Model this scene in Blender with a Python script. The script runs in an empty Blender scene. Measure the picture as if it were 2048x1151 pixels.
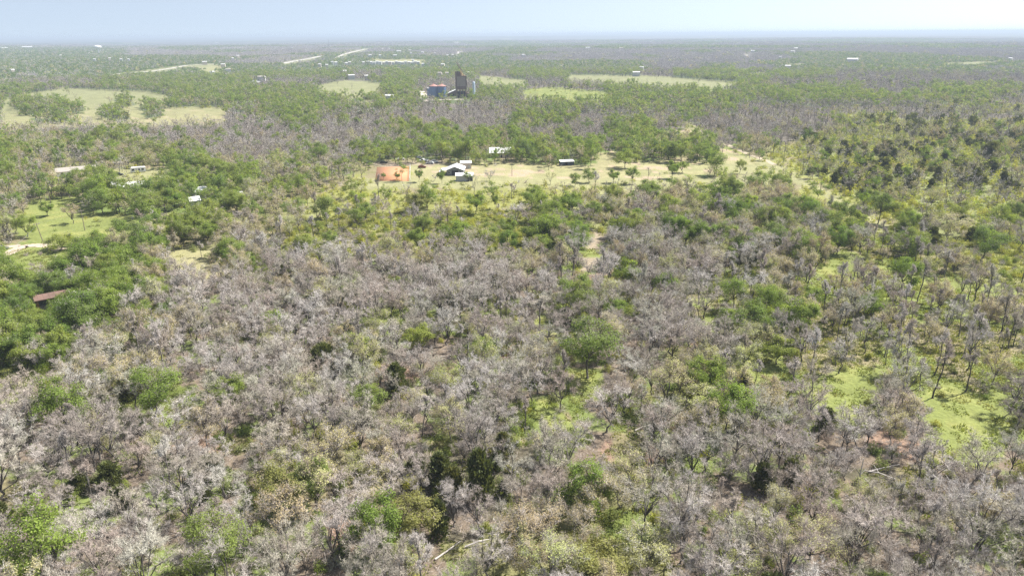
import bpy, math, random
import numpy as np
from mathutils import Vector, Matrix

R = math.radians
scene = bpy.context.scene
C = scene.collection

# ------------------------------------------------------------------ camera
CAM_H, PITCH, ROLL, FPX = 70.0, R(19.25), R(0.42), 1450.0
fwd = Vector((0, math.cos(PITCH), -math.sin(PITCH)))
up0 = Vector((0, math.sin(PITCH), math.cos(PITCH)))
right = Vector((1, 0, 0)) * math.cos(ROLL) - up0 * math.sin(ROLL)
up = up0 * math.cos(ROLL) + Vector((1, 0, 0)) * math.sin(ROLL)
cam_data = bpy.data.cameras.new('camera')
cam = bpy.data.objects.new('camera', cam_data)
C.objects.link(cam)
M = Matrix((right, up, -fwd)).transposed().to_4x4()
M.translation = (0, 0, CAM_H)
cam.matrix_world = M
cam_data.sensor_width = 36
cam_data.lens = 36 * FPX / 2048
cam_data.clip_start = 1.0
cam_data.clip_end = 120000
scene.camera = cam

# ------------------------------------------------------------------ light
SUN_EL, SUN_AZ = R(52), R(66)            # azimuth clockwise from +Y: far right of the view
world = bpy.data.worlds.new('World')
scene.world = world
world.use_nodes = True
wn = world.node_tree
sky = wn.nodes.new('ShaderNodeTexSky')
sky.sky_type = 'NISHITA'
sky.sun_disc = False
sky.sun_elevation = SUN_EL
sky.sun_rotation = SUN_AZ
sky.altitude = 200
sky.air_density = 1.0
sky.dust_density = 1.6
sky.ozone_density = 1.6
# the band just over the horizon takes the pale blue of the air a little higher up
tcw = wn.nodes.new('ShaderNodeTexCoord')
mad = wn.nodes.new('ShaderNodeVectorMath'); mad.operation = 'MULTIPLY_ADD'
mad.inputs[1].default_value = (1, 1, .88); mad.inputs[2].default_value = (0, 0, .16)
wn.links.new(tcw.outputs['Generated'], mad.inputs[0])
wn.links.new(mad.outputs[0], sky.inputs['Vector'])
hsv = wn.nodes.new('ShaderNodeHueSaturation'); hsv.inputs['Saturation'].default_value = .62      # thin high haze pales the blue
wn.links.new(sky.outputs['Color'], hsv.inputs['Color'])
wn.links.new(hsv.outputs['Color'], wn.nodes['Background'].inputs['Color'])
wn.nodes['Background'].inputs['Strength'].default_value = 0.082
sun_data = bpy.data.lights.new('sun', 'SUN')
sun_data.energy = 4.9
sun_data.angle = R(0.5)
sun_data.color = (1.0, 0.955, 0.89)
sun = bpy.data.objects.new('sun', sun_data)
C.objects.link(sun)
to_sun = Vector((math.sin(SUN_AZ) * math.cos(SUN_EL), math.cos(SUN_AZ) * math.cos(SUN_EL), math.sin(SUN_EL)))
sun.rotation_euler = to_sun.to_track_quat('Z', 'Y').to_euler()
scene.view_settings.view_transform = 'Standard'
scene.view_settings.look = 'None'
scene.view_settings.gamma = 1
scene.view_settings.use_curve_mapping = False
scene.view_settings.exposure = 1.2
scene.cycles.max_bounces = 6
scene.cycles.diffuse_bounces = 3
scene.cycles.transmission_bounces = 3
scene.cycles.transparent_max_bounces = 4
scene.cycles.volume_bounces = 0
scene.cycles.use_denoising = True
scene.cycles.denoiser = 'OPENIMAGEDENOISE'
scene.cycles.denoising_prefilter = 'NONE'
scene.cycles.denoising_input_passes = 'RGB_ALBEDO_NORMAL'
scene.render.filter_size = 1.1
HAZE = 1.6e-4

# ------------------------------------------------------------------ small tools
def lattice(ix, iy, seed):
    h = (ix.astype(np.int64) * 374761393 + iy.astype(np.int64) * 668265263 + seed * 982451653) & 0xffffffff
    h = ((h ^ (h >> 13)) * 1274126177) & 0xffffffff
    return ((h ^ (h >> 16)) & 0xffff) / 65535.0

def noise(x, y, scale, seed=0, octaves=3):
    x = np.asarray(x, float) / scale
    y = np.asarray(y, float) / scale
    out, amp, tot = 0, 1.0, 0
    for o in range(octaves):
        ix, iy = np.floor(x), np.floor(y)
        fx, fy = x - ix, y - iy
        fx, fy = fx * fx * (3 - 2 * fx), fy * fy * (3 - 2 * fy)
        a = lattice(ix, iy, seed + o); b = lattice(ix + 1, iy, seed + o)
        c = lattice(ix, iy + 1, seed + o); d = lattice(ix + 1, iy + 1, seed + o)
        out = out + amp * (a + (b - a) * fx + (c - a) * fy + (a - b - c + d) * fx * fy)
        tot += amp; amp *= 0.5; x = x * 2.03 + 17.3; y = y * 2.03 + 5.1
    return out / tot

def smooth(a, b, x):
    t = np.clip((x - a) / (b - a), 0, 1)
    return t * t * (3 - 2 * t)

def terrain(x, y):
    x = np.asarray(x, float); y = np.asarray(y, float)
    r = np.hypot(x, y)
    h = smooth(1250, 2800, r) * (26 * noise(x, y, 1500, 11, 2) - 6)
    h = h + smooth(2600, 5200, r) * (34 * noise(x, y, 3600, 21, 2) - 14)
    h = h + smooth(9000, 24000, r) * 38 * noise(x, y, 9000, 31, 2)
    return np.maximum(h, 0)

def to_px(x, y, z):
    """photo pixel (2048 wide) of world points"""
    x = np.asarray(x, float); y = np.asarray(y, float); z = np.asarray(z, float) - CAM_H
    d = x * fwd.x + y * fwd.y + z * fwd.z
    d = np.where(d < 1, 1, d)
    u = (x * right.x + y * right.y + z * right.z) / d
    v = (x * up.x + y * up.y + z * up.z) / d
    return 1024 + u * FPX, 575.5 - v * FPX

def at(px, py):
    """ground point seen at a photo pixel, by marching along the ray over the terrain"""
    d = fwd + right * ((px - 1024) / FPX) + up * ((575.5 - py) / FPX)
    d.normalize()
    t = 20.0
    if d.z < -1e-4:
        t = min(1200.0, CAM_H / -d.z)
        if t < 1200: return Vector((d.x * t, d.y * t, 0))
    while t < 40000:
        if CAM_H + d.z * t <= float(terrain(d.x * t, d.y * t)): break
        t += max(4, t * 0.002)
    return Vector((d.x * t, d.y * t, float(terrain(d.x * t, d.y * t))))

def mpp(p):
    """metres per photo pixel at a point"""
    return (Vector(p) - Vector((0, 0, CAM_H))).dot(fwd) / FPX

def tag(o, label=None, cat=None, group=None, kind=None):
    if label: o['label'] = label
    if cat: o['category'] = cat
    if group: o['group'] = group
    if kind: o['kind'] = kind
    return o

def mesh_from(name, verts, faces, mats, mat_idx=None, smooth_shade=False):
    """verts Nx3 array; faces list of arrays (tri array and/or quad array)"""
    me = bpy.data.meshes.new(name)
    verts = np.asarray(verts, np.float32)
    loops = np.concatenate([np.asarray(f, np.int32).ravel() for f in faces if len(f)])
    sizes = np.concatenate([np.full(len(f), np.asarray(f).shape[1], np.int32) for f in faces if len(f)])
    starts = np.concatenate([[0], np.cumsum(sizes)[:-1]]).astype(np.int32)
    me.vertices.add(len(verts)); me.vertices.foreach_set('co', verts.ravel())
    me.loops.add(len(loops)); me.loops.foreach_set('vertex_index', loops)
    me.polygons.add(len(sizes)); me.polygons.foreach_set('loop_start', starts)
    for m in mats: me.materials.append(m)
    if mat_idx is not None: me.polygons.foreach_set('material_index', np.asarray(mat_idx, np.int32))
    if smooth_shade: me.polygons.foreach_set('use_smooth', np.ones(len(sizes), bool))
    me.update(calc_edges=True)
    return me

def obj(name, me, parent=None, loc=None):
    o = bpy.data.objects.new(name, me)
    C.objects.link(o)
    if parent: o.parent = parent
    if loc is not None: o.location = loc
    return o

def empty(name, loc, rz=0.0):
    o = bpy.data.objects.new(name, None)
    o.empty_display_size = 0.5
    C.objects.link(o)
    o.location = loc
    o.rotation_euler = (0, 0, rz)
    return o

# ------------------------------------------------------------------ materials
def nodes_of(name):
    m = bpy.data.materials.new(name)
    m.use_nodes = True
    nt = m.node_tree
    return m, nt, nt.nodes['Principled BSDF'], nt.nodes['Material Output']

def ramp(nt, cols, fac):
    n = nt.nodes.new('ShaderNodeValToRGB')
    el = n.color_ramp.elements
    while len(el) < len(cols): el.new(0.5)
    for i, c in enumerate(cols):
        el[i].position = i / (len(cols) - 1)
        el[i].color = (*c, 1)
    nt.links.new(fac, n.inputs['Fac'])
    return n.outputs['Color']

def mixc(nt, a, b, fac, mode='MIX'):
    n = nt.nodes.new('ShaderNodeMix')
    n.data_type = 'RGBA'; n.blend_type = mode
    for s, v in ((n.inputs[6], a), (n.inputs[7], b), (n.inputs[0], fac)):
        if hasattr(v, 'is_output'): nt.links.new(v, s)
        elif isinstance(v, (int, float)): s.default_value = v
        else: s.default_value = (*v, 1)
    return n.outputs[2]

def tex_noise(nt, scale, detail=3, coord='Object'):
    tc = nt.nodes.new('ShaderNodeTexCoord')
    n = nt.nodes.new('ShaderNodeTexNoise')
    n.inputs['Scale'].default_value = scale
    n.inputs['Detail'].default_value = detail
    nt.links.new(tc.outputs[coord], n.inputs['Vector'])
    return n.outputs['Fac']

def plant_material(name, tree_cols, shade=(0.75, 1.25), transl=0.0, rough=0.85):
    """colour differs from tree to tree (object random) and from leaf to leaf (island random)"""
    m, nt, p, out = nodes_of(name)
    oi = nt.nodes.new('ShaderNodeObjectInfo')
    geo = nt.nodes.new('ShaderNodeNewGeometry')
    base = ramp(nt, tree_cols, oi.outputs['Random'])
    var = ramp(nt, [(shade[0],) * 3, (shade[1],) * 3], geo.outputs['Random Per Island'])
    col = mixc(nt, base, var, 1.0, 'MULTIPLY')
    nt.links.new(col, p.inputs['Base Color'])
    p.inputs['Roughness'].default_value = rough
    p.inputs['Specular IOR Level'].default_value = 0.15
    if transl > 0:
        tr = nt.nodes.new('ShaderNodeBsdfTranslucent')
        tcol = mixc(nt, col, (1.25, 1.2, 0.55), 1.0, 'MULTIPLY')
        nt.links.new(tcol, tr.inputs['Color'])
        mx = nt.nodes.new('ShaderNodeMixShader')
        mx.inputs[0].default_value = transl
        nt.links.new(p.outputs[0], mx.inputs[1]); nt.links.new(tr.outputs[0], mx.inputs[2])
        nt.links.new(mx.outputs[0], out.inputs['Surface'])
    return m

MAT = {}
MAT['twig'] = plant_material('grey twigs', [(.51, .465, .42), (.37, .315, .275), (.56, .52, .48), (.43, .355, .305), (.48, .45, .365), (.34, .295, .255), (.58, .545, .51), (.44, .43, .33)], (.74, 1.2))
MAT['bark'] = plant_material('oak bark', [(.075, .066, .06), (.11, .10, .09), (.085, .076, .068), (.13, .12, .11)], (.7, 1.3))
MAT['palebark'] = plant_material('weathered wood', [(.40, .37, .34), (.47, .44, .41), (.35, .32, .29)], (.8, 1.2))
MAT['bud'] = plant_material('tan catkins', [(.40, .36, .18), (.36, .29, .18), (.42, .41, .20), (.33, .36, .12), (.38, .32, .21), (.36, .39, .15)], (.65, 1.35), .3)
MAT['leaf'] = plant_material('spring oak leaves', [(.215, .295, .055), (.155, .235, .05), (.27, .315, .075), (.185, .265, .055), (.23, .28, .08), (.14, .21, .05), (.26, .325, .065)], (.6, 1.4), .52)
MAT['oliveleaf'] = plant_material('olive oak leaves', [(.20, .215, .065), (.235, .235, .08), (.18, .20, .06)], (.6, 1.4), .45)
MAT['darkleaf'] = plant_material('live oak leaves', [(.125, .19, .055), (.145, .205, .06), (.105, .16, .055)], (.6, 1.4), .4)
MAT['cedar'] = plant_material('cedar needles', [(.105, .125, .048), (.125, .14, .052), (.09, .108, .044), (.14, .145, .056)], (.6, 1.45), .3)
MAT['shrubleaf'] = plant_material('shrub leaves', [(.21, .275, .06), (.24, .29, .07), (.27, .29, .13), (.18, .245, .06), (.30, .31, .17)], (.6, 1.35), .48)
MAT['yellowleaf'] = plant_material('yellow green leaves', [(.33, .35, .07), (.38, .38, .08), (.28, .32, .075), (.33, .325, .12)], (.65, 1.3), .48)
MAT['drygrass'] = plant_material('grass tufts', [(.19, .225, .06), (.16, .205, .05), (.24, .235, .10), (.205, .225, .07)], (.7, 1.3), .45)
MAT['fartwig'] = plant_material('far twigs with gap shade', [(.41, .38, .365), (.34, .315, .30), (.45, .42, .40)], (.7, 1.25))  # toned down: shade of the gaps between twigs is mixed into the colour
MAT['litter'] = plant_material('dead brush', [(.36, .31, .275), (.30, .25, .21), (.42, .385, .36)], (.6, 1.35))

def paint(name, col, rough=0.6, metal=0.0, dirt=0.25, scale=0.6):
    m, nt, p, out = nodes_of(name)
    f = tex_noise(nt, scale, 5)
    dark = tuple(c * (1 - dirt) for c in col)
    nt.links.new(ramp(nt, [dark, col, tuple(min(1, c * (1 + dirt * .3)) for c in col)], f), p.inputs['Base Color'])
    p.inputs['Roughness'].default_value = rough
    p.inputs['Metallic'].default_value = metal
    return m

P = {}
P['white_metal'] = paint('white roof metal', (.78, .78, .77), .45)
P['tan_roof'] = paint('tan shingles', (.31, .28, .245), .9)
P['white_wall'] = paint('white siding', (.72, .71, .68), .7)
P['beige_wall'] = paint('beige wall', (.55, .48, .40), .8)
P['grey_wall'] = paint('dark grey siding', (.16, .16, .17), .7)
P['lgrey_wall'] = paint('light grey siding', (.42, .42, .41), .7)
P['far_roof'] = paint('weathered pale roof', (.52, .52, .51), .6)
P['dark'] = paint('dark opening', (.02, .02, .022), .8)  # black painted in place of the shade inside openings; doors share it
P['glass'] = paint('window glass', (.03, .035, .045), .15, 0, .1)
P['rust'] = paint('rusty metal', (.15, .09, .07), .8, 0, .5, .35)
P['rust_brown'] = paint('weathered brown steel', (.15, .105, .09), .8, 0, .45, .25)
P['rust_tan'] = paint('weathered tan steel', (.29, .245, .21), .8, 0, .35, .3)
P['rust_gold'] = paint('rusty yellow steel', (.42, .30, .14), .8, 0, .4, .4)
P['blue_metal'] = paint('faded blue steel', (.13, .20, .34), .55, 0, .3, .2)
P['pale_blue'] = paint('pale blue steel', (.47, .56, .66), .5, 0, .2, .3)
P['red_roof'] = paint('red oxide roof', (.33, .17, .14), .7, 0, .35, .3)
P['wood'] = paint('grey pole wood', (.20, .165, .13), .9, 0, .3, 1.5)
P['brown_wood'] = paint('brown timber', (.22, .13, .075), .9, 0, .35, 1.0)
P['fence_white'] = paint('white fence rail', (.70, .69, .66), .6)
P['steel'] = paint('galvanised steel', (.45, .46, .47), .45, .6)
P['tyre'] = paint('tyre rubber', (.02, .02, .02), .9)
P['navy'] = paint('dark blue siding', (.06, .075, .11), .7)
for cname, col in (('white', (.75, .75, .75)), ('grey', (.16, .17, .18)), ('black', (.02, .02, .022)), ('red', (.16, .03, .025)), ('silver', (.45, .46, .47))):
    P['car_' + cname] = paint(cname + ' car paint', col, .3, 0, .1)
P['hide'] = paint('black cow hide', (.018, .016, .015), .7)

# ------------------------------------------------------------------ zones of the photograph, carried onto the ground
# zone numbers are places in ZONES: 0 dense bare wood, 1 bare wood over green brush, 2 budding oaks, 3 green oaks, 4 yellow brush, 5 hillside scrub,
# 6 dark evergreen pocket, 7 slender trees on grass, 8 far bare woods, 9 far green woods, 10 pale pasture, 11 meadow, 12 bare soil, 13 sparse trees, 14 grass strip
ZONE_ROWS = [
 (96, [9, 9, 9, 9, 8, 8, 8, 8, 8, 8, 8, 8, 8, 8, 8, 8, 8, 8, 8, 8, 8, 8, 8, 8, 8, 8, 8, 8, 8, 8, 8, 8]),
 (112, [9, 9, 9, 9, 9, 9, 9, 8, 8, 8, 9, 9, 9, 9, 9, 9, 8, 8, 8, 8, 8, 8, 8, 8, 8, 8, 8, 8, 9, 8, 8, 8]),
 (128, [9, 9, 9, 9, 9, 9, 9, 9, 9, 9, 9, 9, 9, 9, 9, 9, 9, 8, 8, 8, 8, 8, 9, 8, 8, 8, 8, 9, 8, 8, 8, 8]),
 (144, [8, 9, 9, 9, 9, 9, 9, 9, 9, 9, 9, 8, 9, 9, 9, 8, 9, 9, 9, 9, 8, 9, 9, 9, 9, 9, 8, 8, 8, 8, 8, 8]),
 (160, [8, 8, 8, 9, 9, 9, 9, 9, 8, 8, 8, 9, 9, 8, 8, 8, 8, 8, 8, 9, 9, 9, 9, 9, 8, 8, 8, 8, 8, 8, 8, 8]),
 (176, [9, 9, 9, 9, 9, 9, 9, 9, 9, 9, 9, 9, 9, 8, 8, 9, 9, 9, 9, 9, 9, 9, 9, 9, 9, 9, 9, 8, 8, 9, 9, 9]),
 (192, [9, 9, 9, 9, 9, 9, 9, 9, 9, 9, 9, 9, 9, 9, 9, 9, 8, 9, 9, 9, 9, 9, 9, 9, 9, 9, 9, 9, 9, 9, 9, 8]),
 (208, [9, 9, 9, 9, 9, 9, 9, 9, 9, 9, 9, 9, 9, 8, 8, 8, 9, 9, 9, 9, 9, 9, 9, 8, 8, 8, 8, 8, 8, 5, 5, 5]),
 (224, [9, 9, 9, 9, 9, 9, 9, 8, 9, 9, 8, 8, 8, 8, 8, 8, 8, 9, 8, 8, 8, 9, 8, 8, 8, 8, 5, 5, 8, 8, 8, 8]),
 (240, [8, 8, 8, 9, 8, 8, 8, 8, 8, 9, 8, 8, 8, 8, 8, 8, 9, 9, 8, 9, 8, 8, 8, 8, 8, 8, 8, 5, 5, 5, 5, 5]),
 (256, [8, 8, 8, 8, 8, 8, 8, 8, 8, 8, 8, 8, 9, 9, 8, 8, 8, 8, 8, 9, 9, 8, 8, 8, 8, 8, 5, 5, 5, 5, 5, 5]),
 (272, [2, 2, 8, 9, 8, 8, 8, 8, 8, 8, 8, 8, 8, 9, 9, 9, 8, 8, 8, 9, 2, 2, 8, 8, 8, 5, 5, 5, 5, 5, 5, 5]),
 (288, [3, 2, 3, 2, 2, 2, 8, 8, 8, 8, 8, 9, 3, 9, 9, 3, 3, 3, 3, 9, 3, 3, 3, 2, 4, 5, 5, 5, 5, 5, 5, 5]),
 (320, [2, 2, 2, 3, 2, 3, 2, 2, 2, 2, 1, 2, 3, 2, 2, 3, 3, 3, 3, 3, 3, 3, 2, 2, 4, 5, 5, 5, 5, 5, 5, 5]),
 (352, [2, 2, 3, 3, 3, 3, 3, 3, 2, 2, 4, 4, 4, 4, 4, 4, 4, 4, 4, 13, 13, 13, 13, 13, 13, 4, 5, 5, 5, 5, 5, 5]),
 (384, [2, 3, 3, 3, 3, 3, 3, 3, 2, 13, 4, 4, 4, 4, 4, 4, 4, 4, 4, 13, 13, 2, 3, 2, 2, 4, 4, 5, 5, 5, 5, 5]),
 (416, [2, 3, 3, 3, 3, 3, 3, 2, 13, 13, 4, 4, 4, 4, 4, 4, 4, 13, 13, 2, 2, 2, 2, 2, 2, 2, 4, 4, 5, 5, 5, 5]),
 (448, [2, 3, 3, 3, 3, 3, 3, 2, 13, 4, 4, 4, 4, 4, 4, 4, 4, 3, 13, 3, 2, 2, 0, 2, 2, 2, 13, 13, 5, 5, 5, 5]),
 (480, [3, 3, 3, 3, 3, 3, 2, 2, 2, 13, 4, 4, 4, 4, 4, 4, 4, 3, 0, 0, 0, 2, 2, 0, 2, 2, 2, 7, 2, 4, 5, 4]),
 (512, [3, 3, 3, 3, 3, 2, 2, 2, 0, 0, 0, 0, 0, 0, 0, 0, 0, 0, 0, 0, 0, 0, 0, 0, 2, 7, 7, 7, 7, 2, 4, 4]),
 (544, [3, 3, 3, 3, 2, 0, 0, 0, 0, 0, 0, 0, 0, 0, 0, 0, 0, 0, 0, 1, 1, 1, 1, 7, 7, 7, 7, 7, 7, 7, 7, 4]),
 (576, [3, 3, 3, 3, 2, 0, 0, 0, 0, 0, 0, 0, 1, 0, 0, 1, 0, 0, 0, 0, 0, 1, 1, 2, 2, 7, 7, 7, 7, 7, 7, 7]),
 (608, [3, 3, 3, 3, 2, 0, 0, 0, 0, 0, 0, 1, 1, 0, 0, 1, 0, 1, 0, 1, 1, 1, 0, 2, 3, 7, 7, 7, 7, 7, 7, 7]),
 (640, [3, 3, 3, 2, 2, 0, 0, 0, 0, 0, 0, 1, 1, 1, 0, 1, 1, 1, 0, 0, 0, 1, 1, 2, 2, 2, 7, 7, 7, 7, 7, 7]),
 (672, [3, 3, 2, 2, 1, 0, 0, 0, 0, 0, 6, 1, 0, 0, 0, 1, 1, 1, 0, 0, 0, 0, 1, 2, 1, 7, 7, 7, 7, 7, 7, 7]),
 (704, [3, 2, 1, 1, 1, 0, 0, 0, 0, 6, 6, 0, 0, 0, 0, 0, 1, 1, 1, 0, 0, 2, 0, 1, 1, 7, 7, 7, 7, 7, 7, 7]),
 (736, [4, 1, 1, 1, 1, 0, 0, 1, 0, 0, 0, 0, 0, 0, 0, 0, 1, 0, 0, 0, 0, 2, 0, 0, 1, 7, 7, 0, 7, 7, 7, 7]),
 (768, [1, 0, 0, 1, 1, 1, 0, 0, 0, 0, 0, 6, 0, 0, 0, 0, 0, 1, 0, 0, 2, 2, 0, 0, 1, 0, 7, 0, 0, 7, 7, 1]),
 (800, [0, 0, 0, 1, 1, 1, 0, 1, 0, 0, 0, 6, 0, 0, 0, 1, 1, 1, 0, 1, 2, 2, 2, 0, 0, 0, 0, 0, 0, 7, 7, 1]),
 (832, [0, 0, 0, 1, 1, 1, 0, 0, 0, 0, 0, 0, 0, 0, 6, 6, 1, 1, 0, 1, 0, 2, 2, 0, 0, 0, 0, 0, 0, 0, 7, 1]),
 (864, [0, 0, 0, 0, 0, 0, 0, 1, 0, 0, 0, 0, 0, 1, 6, 6, 1, 0, 0, 1, 0, 0, 0, 6, 0, 0, 0, 0, 0, 0, 7, 1]),
 (896, [0, 0, 0, 0, 0, 0, 0, 0, 0, 0, 0, 2, 0, 6, 6, 6, 6, 0, 0, 1, 0, 0, 0, 6, 0, 0, 0, 0, 0, 1, 0, 0]),
 (928, [0, 0, 0, 0, 0, 0, 0, 0, 2, 0, 2, 2, 6, 6, 6, 6, 6, 0, 0, 1, 0, 0, 0, 0, 0, 0, 6, 6, 1, 0, 0, 0]),
 (960, [1, 0, 0, 0, 0, 0, 0, 0, 2, 2, 0, 2, 6, 6, 6, 6, 0, 0, 0, 2, 1, 0, 0, 0, 0, 0, 0, 6, 1, 0, 0, 0]),
 (992, [1, 0, 0, 0, 0, 0, 0, 0, 0, 0, 0, 2, 0, 0, 0, 6, 0, 0, 2, 2, 1, 0, 0, 0, 0, 0, 0, 0, 1, 0, 0, 0]),
 (1024, [0, 0, 0, 0, 0, 0, 0, 0, 0, 0, 0, 0, 0, 0, 0, 0, 2, 2, 2, 1, 0, 0, 1, 0, 0, 0, 0, 0, 0, 1, 0, 0]),
 (1056, [0, 0, 0, 0, 0, 0, 6, 0, 0, 0, 0, 0, 2, 0, 6, 2, 2, 2, 2, 1, 0, 0, 0, 0, 2, 0, 0, 0, 0, 0, 0, 0]),
 (1088, [0, 0, 0, 0, 0, 0, 6, 0, 0, 0, 0, 0, 0, 0, 2, 2, 2, 2, 2, 2, 2, 0, 0, 2, 2, 0, 0, 0, 0, 0, 0, 0]),
 (1120, [0, 0, 0, 0, 0, 0, 0, 6, 0, 0, 0, 0, 0, 0, 0, 2, 2, 2, 2, 2, 2, 0, 0, 0, 0, 0, 0, 0, 0, 0, 0, 0]),
]
row_y = np.array([r[0] for r in ZONE_ROWS])
ZL = [c for c in 'B b O G g C D K N E P M L S T'.split()]
zgrid = np.array([r[1] for r in ZONE_ROWS])
# clearings, drawn on the photograph's ground: P pale pasture, M green meadow, L bare soil / track
POLY = [
 ('P', [(0,212),(18,197),(60,183),(120,174),(290,180),(340,192),(330,206),(348,238),(332,254),(240,254),(120,254),(0,262)]),
 ('P', [(330,212),(452,212),(452,246),(340,254)]),
 ('P', [(195,163),(330,166),(325,170),(190,168)]),
 ('P', [(628,170),(690,160),(770,166),(760,194),(700,198),(640,190)]),
 ('P', [(958,149),(1050,158),(1052,176),(1000,180),(956,172)]),
 ('M', [(1040,180),(1090,174),(1218,182),(1210,208),(1120,206),(1045,198)]),
 ('P', [(1140,149),(1270,150),(1400,157),(1495,166),(1450,184),(1300,176),(1140,166)]),
 ('P', [(1395,168),(1470,164),(1465,178),(1410,180)]),
 ('P', [(690,203),(745,200),(755,212),(700,214)]),
 ('P', [(822,322),(900,324),(990,324),(1100,327),(1190,326),(1190,306),(1228,303),(1255,318),(1300,323),(1440,318),(1452,296),(1490,302),(1542,324),(1450,335),(1370,352),(1330,364),(1230,364),(1120,364),(1000,364),(880,362),(822,362)]),
 ('P', [(1290,268),(1330,262),(1400,252),(1420,270),(1360,280),(1300,280)]),
 ('L', [(738,322),(880,319),(900,330),(822,330),(760,330)]),
 ('P', [(195,352),(235,345),(262,333),(345,332),(335,342),(285,350),(215,358)]),
 ('M', [(60,398),(112,393),(165,398),(190,425),(262,428),(290,446),(280,490),(200,505),(110,490),(50,478),(20,470)]),
 ('M', [(0,565),(0,500),(25,486),(100,482),(150,500),(160,535),(110,560),(40,575)]),
 ('P', [(340,497),(395,487),(440,474),(455,485),(440,510),(440,552),(395,568),(350,545),(335,515)]),
 ('P', [(300,432),(390,428),(470,432),(520,440),(470,452),(330,446)]),
 ('M', [(490,535),(525,530),(540,565),(500,572)]),
 ('L', [(1165,515),(1180,470),(1205,458),(1198,500),(1185,545),(1165,545)]),
 ('M', [(1150,500),(1200,495),(1205,512),(1160,515)]),
 ('M', [(1330,608),(1440,590),(1450,605),(1380,622),(1335,622)]),
 ('M', [(1400,630),(1440,625),(1435,665),(1405,660)]),
 ('M', [(1500,690),(1560,695),(1570,740),(1520,770),(1490,740)]),
 ('M', [(1610,775),(1690,735),(1770,728),(1765,785),(1740,850),(1700,880),(1630,820)]),
 ('M', [(1625,765),(1700,738),(1760,735),(1750,780),(1725,835),(1700,850),(1640,800)]),
 ('M', [(1835,790),(1900,765),(2010,790),(2030,850),(2010,915),(1940,940),(1850,890)]),
 ('M', [(1850,790),(1900,780),(1990,800),(2000,850),(1990,895),(1930,905),(1860,870)]),
 ('M', [(1000,650),(1035,640),(1040,665),(1005,672)]),
 ('M', [(1060,620),(1130,615),(1130,672),(1070,680)]),
 ('M', [(1140,740),(1210,735),(1215,800),(1150,805)]),
 ('M', [(1060,800),(1100,790),(1180,880),(1150,900),(1100,870)]),
 ('M', [(0,800),(40,770),(70,745),(75,760),(40,800),(0,830)]),
 ('M', [(1660,520),(1790,515),(1840,540),(1990,560),(2048,580),(2048,600),(1900,580),(1700,560),(1640,545)]),
 ('M', [(1640,500),(1700,495),(1740,515),(1660,520)]),
 ('P', [(1480,470),(1560,465),(1570,475),(1490,480)]),
 ('T', [(1360,244),(1378,244),(1422,268),(1472,298),(1540,321),(1590,345),(1690,398),(1790,455),(1900,500),(2048,545),(2048,572),(1890,518),(1770,468),(1670,408),(1570,352),(1500,318),(1445,296),(1400,268)]),
 ('T', [(104,341),(200,341),(206,364),(108,366)]),
 ('T', [(226,338),(345,333),(350,366),(225,374)]),
 ('T', [(1440,330),(1560,330),(1565,372),(1450,374)]),
 ('T', [(1190,358),(1440,352),(1440,384),(1200,384)]),
 ('T', [(700,356),(1180,356),(1180,378),(700,378)]),
 ('P', [(556,127),(622,114),(652,109),(654,114),(624,122),(560,135)]),
 ('P', [(667,120),(673,111),(706,101),(750,94),(752,100),(708,108),(684,118),(676,126)]),
 ('P', [(215,148),(260,143),(340,134),(374,128),(442,125),(442,133),(376,137),(340,144),(262,152),(218,157)]),
 ('P', [(911,111),(918,101),(924,101),(922,110),(918,117),(912,117)]),
 ('P', [(958,97),(964,91),(967,93),(964,103),(958,103)]),
 ('P', [(1488,115),(1497,108),(1500,110),(1496,121),(1489,122)]),
 ('E', [(20,205),(60,198),(120,206),(172,214),(165,228),(110,230),(40,226)]),
 ('E', [(200,222),(240,216),(262,238),(240,242),(205,236)]),
 ('E', [(232,196),(262,196),(268,212),(240,212)]),
 ('E', [(60,236),(130,232),(160,244),(80,248)]),
 ('E', [(285,214),(330,208),(328,232),(292,236)]),
 ('T', [(395,135),(450,130),(440,150),(400,150)]),
 ('P', [(30,119),(75,120),(70,125),(30,124)]),
 ('T', [(740,118),(850,118),(850,128),(735,128)]),
 ('P', [(1560,127),(1620,128),(1610,132),(1560,131)]),
 ('P', [(1500,146),(1545,147),(1540,156),(1500,155)]),
 ('P', [(1600,146),(1650,144),(1660,150),(1610,152)]),
 ('P', [(1880,124),(1990,121),(1985,128),(1890,130)]),
 ('M', [(1440,285),(1500,312),(1440,300)]),
]

def in_poly(px, py, poly):
    inside = np.zeros(px.shape, bool)
    n = len(poly)
    for i in range(n):
        x1, y1 = poly[i]; x2, y2 = poly[(i + 1) % n]
        if y1 == y2: continue
        c = ((y1 > py) != (y2 > py)) & (px < (x2 - x1) * (py - y1) / (y2 - y1) + x1)
        inside ^= c
    return inside

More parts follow.
